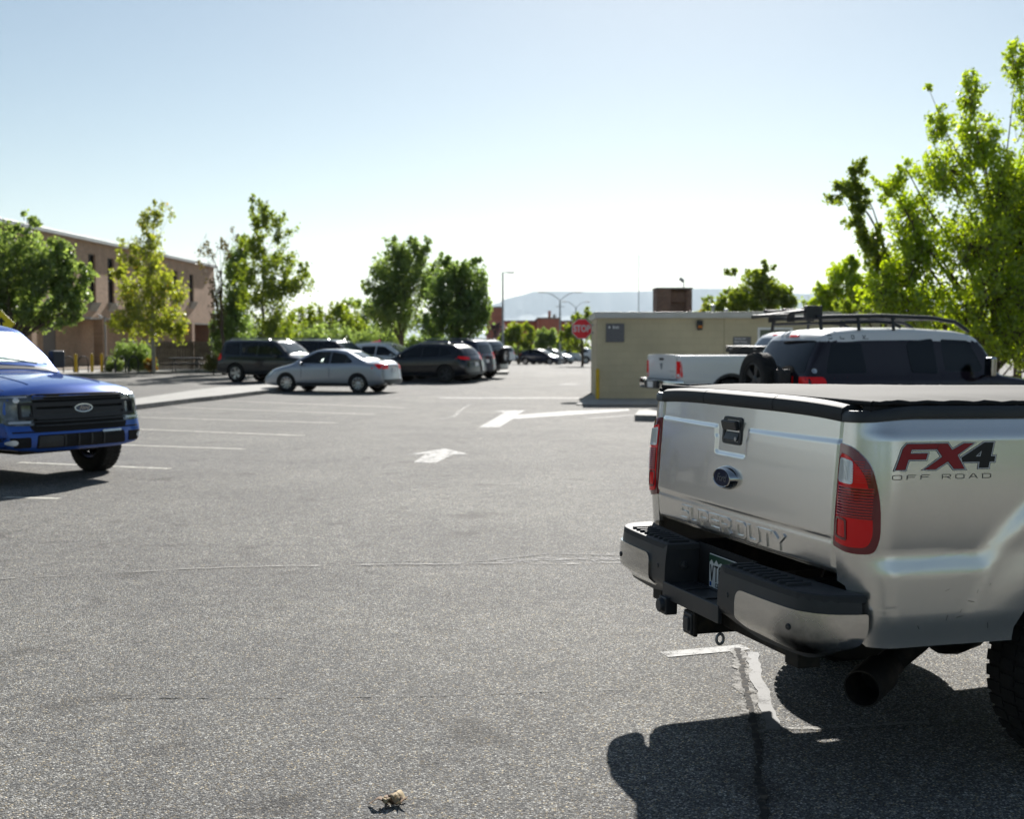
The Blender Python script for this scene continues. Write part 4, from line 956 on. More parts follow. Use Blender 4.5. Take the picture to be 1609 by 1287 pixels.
def make_car(name, label, cat, style, paint_, loc, a, group='cars parked in the lot', rims='alloy', glass=GLASS, shieldm=GLASS_L, detail=2, dark_trim=True, **kw):
    sp = dict(STY[style]); sp.update(kw); sp['paint'] = paint_
    t = thing(name, label, cat, (loc[0], loc[1], gz(loc[1]) if loc[1] > 60 else 0), a - math.pi / 2, group)
    cut = []
    if style == 'sedan':
        w1 = [(2.02, .985), (2.02, 1.365), (2.52, 1.352), (3.10, 1.06), (3.16, .985)]; w2 = [(1.16, 1.05), (1.46, 1.275), (1.95, 1.36), (1.95, .985), (1.22, 1.0)]
        for w_ in (w1, w2):
            mb = MB(); mb.prism(rounded(w_, .03, 3), -1.2, 1.2, lambda p, q, c: (c, p, q)); cut.append(mb)
    me, bvh = car_shell(sp, cutters=cut)
    link('body', me, t)
    th = max(sp['top'], key=lambda q: q[1])[1]
    for sd in 'RL':
        for w_ in sp['win']:
            o = decal(bvh, sd, rounded(w_, .05, 3), 'side_window', glass, t, .004)
        if style == 'sedan':
            for w_ in (w1, w2): decal(bvh, sd, rounded(w_, .03, 3), 'side_window', CLEARG, t, -.010)
            for w_ in (w1, w2):
                c = Vector((sum(p[0] for p in w_) / len(w_), sum(p[1] for p in w_) / len(w_)))
                o_ = rounded([tuple(c + (Vector(p) - c) * 1.045) for p in w_], .03, 3); i_ = rounded([tuple(c + (Vector(p) - c) * .975) for p in w_], .03, 3)
                decal(bvh, sd, o_, 'window_trim', PLASTIC, t, .004, holes=[i_])
    if style == 'sedan':
        for sg in (-1, 1):
            for y in (1.45, 2.30):
                mb = MB(); mb.box((sg * .37, y, .93), (.44, .13, .42), rot=(R(8), 0, 0)); mb.box((sg * .37, y - .05, 1.19), (.24, .10, .17)); mb.build('seat', SEAT, t, bevel=.04)
    decal(bvh, 'T', rounded(sp['shield'], .08, 4), 'windshield', shieldm, t, .005)
    decal(bvh, sp['rg'][0], rounded(sp['rg'][1], .06, 4), 'rear_window', GLASS_L if style == 'sedan' else glass, t, .005)
    mir = lambda pts: [(-x, z) for x, z in pts][::-1]
    for pts in (sp['tl'], mir(sp['tl'])): decal(bvh, 'B', rounded(pts, .02, 2), 'tail_light', REDL, t, .006, step=.06)
    for pts in (sp['hl'], mir(sp['hl'])): decal(bvh, 'F', rounded(pts, .02, 2), 'headlight', WHITEL, t, .006, step=.06)
    decal(bvh, 'F', rounded(sp['gr'], .03, 3), 'grille', PLASTIC, t, .006)
    if detail > 1:
        for sd in 'RL':
            decal(bvh, sd, [p for p in sp['tls'] if True], 'tail_light', REDL, t, .007, step=.05)
            for y in sp['doors']:
                z0 = .50; decal(bvh, sd, [(y - .006, z0), (y + .006, z0), (y + .006, sp['hz'] + .05), (y - .006, sp['hz'] + .05)], 'door_seam', DARK, t, .002, step=.1)
            for y in sp['doors'][:-1]:
                decal(bvh, sd, rounded([(y + .08, sp['hz'] - .06), (y + .26, sp['hz'] - .06), (y + .26, sp['hz'] - .02), (y + .08, sp['hz'] - .02)], .01, 2), 'door_handle', paint_, t, .03, .01)
            zz = .24 if style != 'suv' else .32
            decal(bvh, sd, [(sp['axles'][0] + sp['arch'] + .02, zz + .02), (sp['axles'][1] - sp['arch'] - .02, zz + .02), (sp['axles'][1] - sp['arch'] - .02, zz + .09), (sp['axles'][0] + sp['arch'] + .02, zz + .09)], 'sill', PLASTIC, t, .02, .01)
        plate(bvh, t, 'B', .78 if style != 'suv' else .86)
        decal(bvh, 'B', rounded([(-.70, .30), (.70, .30), (.74, .46), (-.74, .46)], .04), 'rear_bumper', PLASTIC if dark_trim else paint_, t, .02)
        decal(bvh, 'F', rounded([(-.62, .26), (.62, .26), (.66, .42), (-.66, .42)], .04), 'front_bumper', PLASTIC, t, .015)
        ym = sp['doors'][-1] - .02
        for sg in (-1, 1): mirror_part(t, sg, sp['W'] / 2 - .07, ym, sp['hz'] + .05, paint_, (.16, .09, .12), .05)
    if sp['rails']:
        y0, y1, z = sp['rails']
        for sg in (-1, 1):
            mb = MB(); x = sg * (sp['W'] / 2 - sp['tum'] * (th - sp['hz']) * 1.0 - .12)
            mb.tube([(x, y0, z - .03), (x, y0 + .1, z + .045), (x, (y0 + y1) / 2, z + .06), (x, y1 - .1, z + .045), (x, y1, z - .03)], .018, 6); mb.build('roof_rail', ALLOY, t, 50)
    mb = MB(); mb.lathe([(.001, 0), (.001, .01)], 3, lambda a_, b, c: (0, 0, 0)) if False else None
    und = MB(); und.box((0, sp['L'] / 2, .30 if style != 'suv' else .40), (sp['W'] * .62, sp['L'] * .86, .16)); und.build('underbody', FRAMEM, t)
    put_wheels(t, sp, sp['W'] / 2 - .115, rims, 0, .215 if style != 'suv' else .25)
    return t, sp, bvh

# dark grey SUV (faces right, a little toward us)
a = R(-24); p = G(373, 600.8); L1 = origin(a, p, 1, .82, 1.02)
make_car('sport_utility', 'dark grey boxy SUV with roof rails facing right, behind the silver sedan', 'SUV', 'suv', P_GREY, L1, a)
make_car('sport_utility', 'dark SUV mostly hidden between the boxy grey SUV and the silver sedan roof', 'SUV', 'suv', P_BLACK, (L1[0] + 1.9, L1[1] + 3.6, 0), a)
make_car('sport_utility', 'white car whose roof shows just above the silver sedan', 'car', 'crossover', P_WHITE, (L1[0] + 4.0, L1[1] + 7.2, 0), a)
# silver sedan (faces left, rear a little toward us)
a = R(162); p = G(564, 617.8)
make_car('sedan', 'silver four-door sedan facing left, parked broadside at the end of the median kerb', 'car', 'sedan', P_SEDAN, origin(a, p, -1, .755, .94), a, rims='multi', dark_trim=True)
# the row of dark SUVs
a = R(155); p = G(701.3, 601.7); L2 = origin(a, p, -1, .83, .98)
make_car('sport_utility', 'black rounded crossover with dark wheels, nearest of the dark row behind the silver sedan', 'SUV', 'crossover', P_BLACK, L2, a, rims='dark')
make_car('sport_utility', 'navy SUV parked just beyond the black rounded crossover', 'SUV', 'suv', P_NAVY, (L2[0] + .40, L2[1] + 2.8, 0), a)
t, sp, bvh = make_car('sport_utility', 'dark SUV with a spare wheel on its tailgate, farthest of the dark row', 'SUV', 'suv', P_GREY, (L2[0] + .95, L2[1] + 5.8, 0), a)
def rear_spare(t, y, z, r_, x=0, style='truck'):
    ty, ri = wheel_meshes(r_, .26, style); o = link('spare_wheel', ty, t); o.location = (x, y, z); o.rotation_euler = (0, 0, R(-90)); q = link('rim', ri, o); return o
rear_spare(t, -.17, 1.05, .38)
# far rows
make_car('sport_utility', 'small white boxy SUV seen from behind, far off past the dark SUV row', 'SUV', 'suv', P_WHITE, (-.1, 107, 0), R(150), detail=2, L=4.4, top=[(0, 1.0), (.02, 1.08), (.18, 1.62), (.5, 1.70), (1.6, 1.71), (2.4, 1.70), (2.75, 1.62), (3.4, 1.14), (3.6, 1.08), (4.2, .98), (4.35, .9), (4.4, .75)], belt=[(0, .98), (3.3, 1.02), (4.1, .92), (4.4, .70)], axles=[.85, 3.45], bot=[(0, .36), (4.4, .34)], rails=None, doors=[1.28, 2.08], hls=[(4.1, .78), (4.5, .78), (4.5, .95)], shield=[(-.60, 2.82), (.60, 2.82), (.70, 3.34), (-.70, 3.34)], win=[[(.38, 1.15), (.46, 1.52), (1.12, 1.56), (1.22, 1.1)], [(1.32, 1.1), (1.24, 1.58), (2.0, 1.58), (2.0, 1.08)], [(2.07, 1.08), (2.07, 1.58), (2.62, 1.54), (3.15, 1.12)]])
make_car('hatchback', 'dark blue hatchback facing right, far off before the trees', 'car', 'hatch', P_NAVY, (1.0, 113, 0), R(-30), detail=2)
make_car('hatchback', 'pale silver car just behind the far dark blue hatchback', 'car', 'hatch', P_TEAL, (2.4, 118, 0), R(-25), detail=1)
make_car('sport_utility', 'dark SUV far off between the hatchbacks and the white crossover', 'SUV', 'suv', P_GREY, (1.6, 134, 0), R(10), detail=1)
make_car('hatchback', 'dark car low behind the nose of the far white crossover', 'car', 'hatch', P_BLACK, (4.2, 125, 0), R(-160), detail=1)
make_car('sport_utility', 'white crossover facing left, seen broadside beside the tan building corner', 'SUV', 'crossover', P_WHITE, (8.35, 118, 0), R(178), detail=2)

# ---- blue pickup at the left
def blue_pickup():
    a = math.atan2(-.566, .825); L = 5.9
    fx, fy = -5.22, 14.25; h = Vector((math.cos(a), math.sin(a), 0)); o0 = Vector((fx, fy, 0)) - h * L
    sp = dict(L=L, W=2.03, wr=.41, arch=.49, axles=[1.27, 4.95], tum=.30, plan_r=.03, plan_f=.09, curv_r=.02, curv_f=.17, paint=P_BLUE, sub=2, sm=.06,
        top=[(0, 1.36), (1.78, 1.38), (1.84, 1.80), (2.0, 1.92), (2.4, 1.955), (3.2, 1.96), (3.55, 1.90), (4.22, 1.37), (4.32, 1.33), (4.9, 1.29), (5.45, 1.235), (5.68, 1.20), (5.80, 1.165), (5.87, 1.10), (5.9, 1.04)],
        belt=[(0, 1.34), (1.8, 1.34), (4.2, 1.24), (5.5, 1.13), (5.78, 1.09), (5.9, 1.02)], bot=[(0, .55), (.8, .46), (4.2, .42), (5.2, .44), (5.45, .41), (5.9, .405)],
        front=[(.40, .0), (.44, .06), (.62, .085), (.665, .06), (.69, .0), (1.05, -.02), (1.15, -.03)], rear=[(.5, .08), (.75, .08), (.8, 0)])
    t = thing('pickup_truck', 'bright blue pickup with black grille and sunshade, cut off by the left edge', 'pickup truck', o0, a - math.pi / 2)
    cut = MB(); cut.box((0, .92, 1.25), (1.55, 1.62, .8))
    me, bvh = car_shell(sp, cutters=[cut]); link('body', me, t)
    for sd in 'RL':
        decal(bvh, sd, rounded([(1.98, 1.38), (2.0, 1.76), (2.78, 1.82), (2.80, 1.34)], .05), 'side_window', GLASS, t)
        decal(bvh, sd, rounded([(2.87, 1.34), (2.87, 1.82), (3.42, 1.80), (4.05, 1.36), (4.05, 1.30)], .05), 'side_window', GLASS, t)
        for y in (2.83, 3.98): decal(bvh, sd, [(y - .005, .55), (y + .005, .55), (y + .005, 1.26), (y - .005, 1.26)], 'door_seam', DARK, t, .002, step=.1)
    WSG = CLEARG.copy(); WSG.node_tree.nodes['Transparent BSDF'].inputs[0].default_value = (.97, 1, .99, 1)
    ws = decal(bvh, 'T', rounded([(-.66, 3.60), (.66, 3.60), (.83, 4.19), (-.83, 4.19)], .08), 'windshield', WSG, t, .012)
    decal(bvh, 'T', rounded([(-.63, 3.625), (.63, 3.625), (.79, 4.13), (-.79, 4.13)], .06), 'sunshade', SHADE, ws, .005)
    decal(bvh, 'T', rounded([(-.80, 4.20), (.80, 4.20), (.80, 4.30), (-.80, 4.30)], .03), 'wiper_cowl', PLASTIC, t, .008)
    for x in (-.55, .18):
        mb = MB(); q = []
        for i in range(9):
            px, py = x + .62 * i / 8, 4.19 - .10 * (i / 8); h_ = bvh.ray_cast(Vector((px, py, 5)), Vector((0, 0, -1))); q.append(h_[0] + Vector((0, .0, .035)))
        mb.tube(q, .010, 6); mb.build('wiper', PLASTIC, t, 50)
    # hood shut line and the two hood creases
    for sg in (-1, 1):
        cr = [(sg * (.40 + .10 * i / 8), 4.45 + 1.12 * i / 8) for i in range(9)]
        mb = MB(); q = []
        for (px, py) in cr:
            h_ = bvh.ray_cast(Vector((px, py, 5)), Vector((0, 0, -1))); q.append(h_[0] - Vector((0, 0, .004)))
        mb.tube(q, .013, 8); mb.build('hood_crease', P_BLUE, t, 80)
        mb = MB(); q = []
        for i in range(14):
            px, py = sg * (.86 - .03 * i / 13), 4.35 + 1.25 * i / 13; h_ = bvh.ray_cast(Vector((px, py, 5)), Vector((0, 0, -1)))
            if h_[0] is not None: q.append(h_[0] - Vector((0, 0, .002)))
        mb.tube(q, .005, 6); mb.build('hood_gap', DARK, t, 80)
    F = lambda pts, nm, m, off, th=0, par=None, r_=.02, st=.08, holes=(): decal(bvh, 'F', rounded(pts, r_, 3), nm, m, par or t, off, th, st, holes=holes)
    mir = lambda pts: [(-x, z) for x, z in pts][::-1]
    gr = F([(-.62, 1.085), (-.70, .98), (-.66, .66), (-.58, .645), (.58, .645), (.66, .66), (.70, .98), (.62, 1.085)], 'grille', DARK, .006, r_=.04)
    # grille bars
    for (z0, z1, hw, mm) in ((1.040, 1.054, .60, PLASTIC), (1.012, 1.020, .64, PLASTIC), (.83, .86, .66, PLASTIC), (.755, .77, .64, PLASTIC), (.705, .72, .62, PLASTIC)):
        F([(-hw, z0), (hw, z0), (hw, z1), (-hw, z1)], 'grille_bar', mm, .035, .02, gr, .004)
    F([(-.79, .985), (-.79, .795), (-.60, .795), (-.60, .785), (.60, .785), (.60, .795), (.79, .795), (.79, .985)], 'grille_frame', PLAST_G, .050, .035, gr, .02,
      holes=[rounded([(-.765, .955), (-.765, .825), (-.64, .825), (-.64, .955)], .01, 3), rounded([(.64, .955), (.64, .825), (.765, .825), (.765, .955)], .01, 3), rounded([(-.60, .935), (-.60, .905), (-.14, .905), (-.14, .935)], .005, 2), rounded([(.14, .935), (.14, .905), (.60, .905), (.60, .935)], .005, 2), rounded([(-.60, .860), (-.60, .830), (.60, .830), (.60, .860)], .005, 2)])
    bd = F(ell(0, .905, .125, .052, 30), 'badge', CHROME, .062, .01, gr, .0, .05)
    F(ell(0, .905, .110, .041, 30), 'badge_plate', BADGEB, .066, .01, bd, .0, .05)
    me_ = text_mesh('Ford', .075, .0015, bold=.001, shear=.35, spacing=.9); me_.materials.clear(); me_.materials.append(CHROME); me_.name = 'badge_lettering'
    hit = bvh.ray_cast(Vector((0, 12, .905)), Vector((0, -1, 0)))[0]
    o_ = link('badge_lettering', me_, bd); o_.location = (0, hit.y + .0685, .903); o_.rotation_euler = (R(90), 0, math.pi)
    hl = [(.62, 1.080), (.97, 1.070), (.99, 1.02), (.95, .90), (.93, .725), (.62, .715)]
    for pts in (hl, mir(hl)):
        h1 = F(pts, 'headlight', HEADD, .012, 0, None, .03, .05); sx = 1 if pts is hl else -1
        F(ell(sx * .80, 1.015, .035, .030, 16), 'lens', WHITEL, .018, .004, h1, 0, .03); F([(min(sx * .66, sx * .90), .745), (max(sx * .66, sx * .90), .745), (max(sx * .66, sx * .90), .772), (min(sx * .66, sx * .90), .772)], 'lens', ALLOY, .018, .004, h1, .008, .05); F([(min(sx * .68, sx * .93), 1.045), (max(sx * .68, sx * .93), 1.045), (max(sx * .68, sx * .93), 1.060), (min(sx * .68, sx * .93), 1.060)], 'lens', ALLOY, .018, .004, h1, .005, .05)
    hs_ = [(5.42, 1.070), (5.95, 1.075), (5.95, .73), (5.66, .76), (5.54, .95)]
    for sd in 'RL': decal(bvh, sd, rounded(hs_, .02, 2), 'headlight', HEADD, t, .008, step=.05)
    # bumper openings, fog lamps, plate mount
    op = F([(-.62, .445), (.62, .445), (.60, .605), (-.60, .605)], 'lower_intake', DARK, .008, 0, None, .03)
    for x in (-.27, -.09, .09, .27): F([(x - .012, .455), (x + .012, .455), (x + .012, .595), (x - .012, .595)], 'intake_slat', PLASTIC, .02, .01, op, .003)
    F([(.30, .458), (.60, .458), (.59, .592), (.30, .592)], 'intake_blank', PLASTIC, .018, .01, op, .01)
    F([(-.55, .598), (-.25, .598), (-.25, .625), (-.55, .625)], 'bumper_trim', CHROME, .02, .01, op, .006)
    for sg in (1, -1):
        pts = [(.68, .46), (.945, .46), (.945, .585), (.68, .585)]; pts = pts if sg > 0 else mir(pts)
        fg = F(pts, 'fog_light', DARK, .008, 0, None, .02, .05)
        F(ell(sg * .875, .525, .048, .034, 16), 'lens', WHITEL, .016, .004, fg, 0, .03)
        th_ = MB(); th_.box((sg * .48, L - .06, .43), (.04, .10, .04)); th_.build('tow_hook', FRAMEM, t, bevel=.015)
    F([(-.985, .635), (.985, .635), (.985, .652), (-.985, .652)], 'bumper_gap', DARK, .004, 0, None, .0, .06)
    ch = MB(); ch.box((0, L - .75, .40), (1.0, .5, .08)); ch.box((0, 3.0, .45), (1.1, 4.9, .22)); ch.tube([(-.8, 4.95, .41), (.8, 4.95, .41)], .06, 8); ch.tube([(-.8, 1.27, .41), (.8, 1.27, .41)], .06, 8)
    ch.build('chassis', FRAMEM, t, bevel=.02)
    for sg in (-1, 1): mirror_part(t, sg, .93, 3.88, 1.34, PLASTIC, (.20, .12, .24), .03)
    put_wheels(t, sp, .87, 'truck', 0, .27)
    return t
blue_pickup()

# ---- white pickup by the tan building
def white_pickup():
    a = .31; sp = dict(L=6.75, W=2.0, wr=.40, arch=.48, axles=[1.35, 5.65], tum=.30, plan_r=.03, plan_f=.09, curv_r=.03, curv_f=.16, paint=P_WHITE, sm=.05,
        top=[(0, 1.40), (2.92, 1.40), (2.97, 1.78), (3.15, 1.92), (3.5, 1.955), (4.3, 1.96), (4.7, 1.88), (5.4, 1.38), (5.55, 1.33), (6.4, 1.22), (6.65, 1.12), (6.75, .98)],
        belt=[(0, 1.37), (2.9, 1.37), (5.3, 1.26), (6.4, 1.14), (6.75, .92)], bot=[(0, .60), (.8, .50), (6.1, .46), (6.75, .50)], front=[(.4, .06), (.7, .07), (.74, 0)])
    t = thing('pickup_truck', 'white pickup with chrome bumper and black tool box, parked before the tan building', 'pickup truck', (3.66, 28.75, 0), a - math.pi / 2)
    cut = MB(); cut.box((0, 1.48, 1.28), (1.62, 2.80, .8))
    me, bvh = car_shell(sp, cutters=[cut]); link('body', me, t)
    B = lambda pts, nm, m, off=.006, th=0, par=None, r_=.02: decal(bvh, 'B', rounded(pts, r_, 3), nm, m, par or t, off, th, .08)
    mir = lambda pts: [(-x, z) for x, z in pts][::-1]
    tg = B([(-.78, .80), (.78, .80), (.78, 1.385), (-.78, 1.385)], 'tailgate', P_WHITE, .012, 0, None, .03)
    for s in (-.79, .79): B([(s - .006, .76), (s + .006, .76), (s + .006, 1.39), (s - .006, 1.39)], 'tailgate_gap', DARK, .003, 0, None, 0)
    B([(-.12, 1.25), (.12, 1.25), (.12, 1.31), (-.12, 1.31)], 'handle', PLASTIC, .02, 0, tg)
    B([(-.055, 1.19), (-.075, 1.16), (-.045, 1.07), (0, 1.02), (.045, 1.07), (.075, 1.16), (.055, 1.19), (.02, 1.165), (-.02, 1.165)], 'emblem', CHROME, .022, 0, tg, .008)
    B([(.45, .98), (.70, .98), (.70, 1.01), (.45, 1.01)], 'emblem', ALLOY, .018, 0, tg, .004); B([(.55, .86), (.70, .86), (.70, .89), (.55, .89)], 'emblem', ALLOY, .018, 0, tg, .004)
    lp = [(.76, .84), (.78, 1.24), (.99, 1.23), (1.02, .84)]
    for pts in (lp, mir(lp)): B(pts, 'tail_light', REDL, .01)
    for sd in 'RL': decal(bvh, sd, rounded([(-.1, .84), (-.1, 1.235), (.05, 1.22), (.09, .86)], .02, 2), 'tail_light', REDL, t, .008, step=.04)
    for pts in ([(.82, .86), (.82, .93), (.98, .93), (.98, .86)],): B(pts, 'reverse_light', WHITEL, .016); B(mir(pts), 'reverse_light', WHITEL, .016)
    bm_ = MB(); path = [(-1.0, .10), (-.97, -.10), (-.80, -.20), (0, -.24), (.80, -.20), (.97, -.10), (1.0, .10)]
    vs = []; prof = [(0, .56), (.035, .60), (.045, .70), (.03, .78), (-.10, .79), (-.10, .56)]
    for i, (x, y) in enumerate(path):
        n_ = Vector((x * .9, y - .35)).normalized()
        for (d_, z) in prof: vs.append((x + n_.x * d_, y + n_.y * d_, z))
    k = 6; bm_.add(vs, [(i * k + j, (i + 1) * k + j, (i + 1) * k + (j + 1) % k, i * k + (j + 1) % k) for i in range(len(path) - 1) for j in range(k)] + [list(range(k)), list(range((len(path) - 1) * k, len(path) * k))])
    bo = bm_.build('rear_bumper', CHROME, t, 40, bevel=.01)
    mb = MB(); mb.box((0, -.27, .67), (.72, .08, .20)); mb.box((0, -.10, .795), (1.7, .22, .02)); mb.build('bumper_step', PLASTIC, bo, bevel=.01)
    mb = MB(); mb.box((.0, -.313, .67), (.305, .006, .15)); mb.build('license_plate', WHITEP, t)
    for sd in 'RL':
        decal(bvh, sd, rounded([(3.18, 1.40), (3.16, 1.78), (3.85, 1.82), (3.85, 1.36)], .05), 'side_window', GLASS, t)
        decal(bvh, sd, rounded([(3.92, 1.36), (3.92, 1.82), (4.50, 1.80), (5.15, 1.38), (5.15, 1.34)], .05), 'side_window', GLASS, t)
        pts = [(1.35 + .55 * math.cos(x), .40 + .55 * math.sin(x)) for x in [math.pi * i / 16 for i in range(17)]] + [(1.35 + .48 * math.cos(x), .40 + .48 * math.sin(x)) for x in [math.pi - math.pi * i / 16 for i in range(17)]]
        decal(bvh, sd, pts, 'arch_flare', PLASTIC, t, .03, .01, step=.2)
    B([(-.70, 1.44), (.70, 1.44), (.62, 1.80), (-.62, 1.80)], 'rear_window', MATGL, .005, 0, None, .06)
    B([(-.13, 1.86), (.13, 1.86), (.13, 1.895), (-.13, 1.895)], 'brake_light', REDL, .02, .01)
    decal(bvh, 'T', rounded([(-.62, 4.76), (.62, 4.76), (.76, 5.36), (-.76, 5.36)], .08), 'windshield', GLASS_L, t, .005)
    decal(bvh, 'F', rounded([(-.55, .72), (.55, .72), (.55, 1.10), (-.55, 1.10)], .05), 'grille', CHROME, t, .01)
    for sg in (-1, 1): mirror_part(t, sg, .96, 4.9, 1.36, PLASTIC, (.22, .1, .2), .1)
    ch = MB(); ch.box((0, 2.9, .50), (1.1, 5.0, .22)); ch.box((0, 1.22, .42), (1.5, .12, .12)); ch.build('chassis', FRAMEM, t, bevel=.02)
    put_wheels(t, sp, .86, 'truck', 0, .26)
    M = t.matrix_basis if False else Matrix.LocRotScale(Vector((3.66, 28.75, 0)), Euler((0, 0, a - math.pi / 2)), None)
    tb = thing('tool_box', 'black crossover tool box standing in the bed of the white pickup', 'tool box', M @ Vector((0, 2.48, 1.40)), a - math.pi / 2)
    mb = MB(); mb.box((0, 0, -.13), (1.56, .5, .36)); mb.box((0, 0, .08), (1.86, .52, .10)); mb.build('chest', PLASTIC, tb, bevel=.01)
    mb = MB(); mb.box((0, 0, .165), (1.84, .54, .06)); l_ = mb.build('lid', PLASTIC, tb, bevel=.02)
    for x in (-.6, .6):
        mb = MB(); mb.box((x, -.275, .13), (.12, .02, .06)); mb.build('latch', ALLOY, l_, bevel=.004)
MATGL = mat('blue_sky_glass', (.02, .03, .045), .03, 0, coat=1, spec=.8)
white_pickup()

# ---- plum off-roader with white roof and roof rack
GLASSD = CLEARG.copy(); GLASSD.node_tree.nodes['Transparent BSDF'].inputs[0].default_value = (.42, .52, .50, 1)
def off_roader():
    a = .31; x0, y0 = 3.98, 17.86
    sp = dict(L=4.45, W=1.90, wr=.42, arch=.49, axles=[.92, 3.61], tum=.20, plan_r=.03, plan_f=.08, curv_r=.06, curv_f=.10, paint=P_PLUM, sm=.05, sub=2,
        top=[(0, 1.18), (.05, 1.36), (.34, 1.80), (.50, 1.875), (1.0, 1.92), (1.9, 1.93), (2.7, 1.89), (3.0, 1.84), (3.12, 1.76), (3.42, 1.26), (3.55, 1.22), (4.2, 1.14), (4.38, 1.06), (4.45, .92)],
        belt=[(0, 1.16), (3.4, 1.18), (4.2, 1.08), (4.45, .88)], bot=[(0, .55), (.5, .44), (4.1, .44), (4.45, .52)], rear=[(.5, .04), (.8, .04), (.85, 0)], front=[(.45, .08), (.7, .08), (.75, 0)])
    t = thing('off_roader', 'plum off-road vehicle with white roof, black roof rack and rear spare wheel', 'SUV', (x0, y0, 0), a - math.pi / 2)
    fw = [(2.40, 1.25), (2.38, 1.74), (2.88, 1.72), (3.08, 1.30), (3.04, 1.25)]
    mb = MB(); mb.prism(rounded(fw, .04, 3), -1.2, 1.2, lambda p, q, c: (c, p, q))
    me, bvh = car_shell(sp, cutters=[mb]); me.materials.append(P_WHITE)
    for sg in (-1, 1):
        mb = MB(); mb.box((sg * .40, 2.35, 1.05), (.46, .14, .6), rot=(R(8), 0, 0)); mb.box((sg * .40, 2.30, 1.50), (.26, .10, .20)); mb.build('seat', SEAT, t, bevel=.04)
    mb = MB(); mb.tube([(-.40 + .17 * math.cos(x), 2.86, 1.25 + .17 * math.sin(x)) for x in [math.pi * k / 8 for k in range(17)]], .016, 6); mb.build('steering_wheel', PLASTIC, t, 40)
    for pl in me.polygons:
        c = pl.center
        if c.z > 1.705 and c.y > .02 and pl.material_index == 0: pl.material_index = 2
    link('body', me, t)
    for sd in 'RL':
        decal(bvh, sd, rounded([(.22, 1.20), (.42, 1.70), (1.72, 1.70), (1.74, 1.20)], .03), 'quarter_panel', P_PLUM, t, .003)
        decal(bvh, sd, rounded([(.34, 1.24), (.48, 1.68), (.98, 1.68), (1.02, 1.24)], .04), 'side_window', GLASS, t, .007)
        decal(bvh, sd, rounded([(1.80, 1.24), (1.76, 1.70, .10), (2.24, 1.75), (2.26, 1.22)], .05), 'side_window', GLASS, t, .007)
        decal(bvh, sd, rounded(fw, .04, 3), 'side_window', GLASSD, t, -.010)
        decal(bvh, sd, rounded([(2.62, .98), (2.86, .98), (2.86, 1.03), (2.62, 1.03)], .01), 'door_handle', CHROME, t, .03, .01)
        for y in (1.76, 2.29, 3.2): decal(bvh, sd, [(y - .006, .6), (y + .006, .6), (y + .006, 1.2), (y - .006, 1.2)], 'door_seam', DARK, t, .002)
        pts = [(.92 + .58 * math.cos(x), .42 + .58 * math.sin(x)) for x in [math.pi * i / 16 for i in range(17)]] + [(.92 + .49 * math.cos(x), .42 + .49 * math.sin(x)) for x in [math.pi - math.pi * i / 16 for i in range(17)]]
        decal(bvh, sd, pts, 'arch_flare', PLASTIC, t, .04, .01, step=.2)
        decal(bvh, sd, rounded([(-.1, 1.05), (-.1, 1.19), (.30, 1.19, .06), (.32, 1.06, .06)], .02), 'tail_light', REDL, t, .012, step=.04)
        decal(bvh, sd, ell(.16, 1.275, .035, .035, 16), 'fuel_badge', ALLOY, t, .006)
        # small roof edge stickers
        for i, q in enumerate((strokes('O', .05, .05, 0, .012, .01), strokes('L', .06, .03, 0, .012), strokes('D', .04, .05, 0, .010), strokes('Y', .05, .05, 0, .010) + strokes('L', .09, .02, 0, .008))):
            def fn(u, v, sd=sd):
                o_, ax, ay, d_ = AX[sd]; h_ = bvh.ray_cast(o_ + ax * u + ay * v, d_); return (h_[0], h_[1] if h_[1].dot(d_) < 0 else -h_[1]) if h_[0] else (Vector((0, u, v)), -d_)
            yy = .46 + i * .19; q = [[Vector(((yy + v.x) if sd == 'R' else yy + .06 - v.x, v.y + 1.745)) for v in qq] for qq in q]
            stroke_obj('roof_sticker', q, fn, DECALK, t, .002)
    decal(bvh, 'B', rounded([(-.74, 1.24), (.74, 1.24), (.66, 1.72), (-.66, 1.72)], .08), 'rear_window', GLASS, t, .006)
    decal(bvh, 'B', rounded([(-.12, 1.775), (.12, 1.775), (.12, 1.80), (-.12, 1.80)], .008), 'brake_light', REDL, t, .02)
    for pts in ([(.66, 1.05), (.66, 1.19), (.90, 1.19), (.92, 1.05)], [(-.92, 1.05), (-.90, 1.19), (-.66, 1.19), (-.66, 1.05)]): decal(bvh, 'B', rounded(pts, .02), 'tail_light', REDL, t, .01)
    for (x, s_) in ((.05, 0),): rear_spare(t, -.24, 1.12, .41, -.05, 'dark')
    mb = MB(); mb.box((0, -.30, .62), (1.7, .22, .20)); mb.build('rear_bumper', PLASTIC, t, bevel=.03)
    mb = MB(); mb.box((-.62, -.38, .98), (.30, .03, .03)); mb.box((-.62, -.36, .955), (.34, .06, .02)); mb.build('step_bar', CHROME, t, bevel=.006)
    mb = MB(); mb.box((.42, -.12, 1.08), (.16, .20, .42)); mb.tube([(.30, -.1, 1.25), (.44, -.2, 1.34), (.52, -.1, 1.22)], .02, 6); mb.build('jerry_can', PLASTIC, t, bevel=.03)
    decal(bvh, 'T', rounded([(-.68, 3.13), (.68, 3.13), (.74, 3.40), (-.74, 3.40)], .05), 'windshield', GLASS_L, t, .006)
    decal(bvh, 'F', rounded([(-.78, .88), (.78, .88), (.78, 1.02), (-.78, 1.02)], .05), 'grille', WHITEP, t, .01)
    for sg in (-1, 1):
        mirror_part(t, sg, .92, 3.02, 1.17, CHROME, (.17, .10, .30), .12)
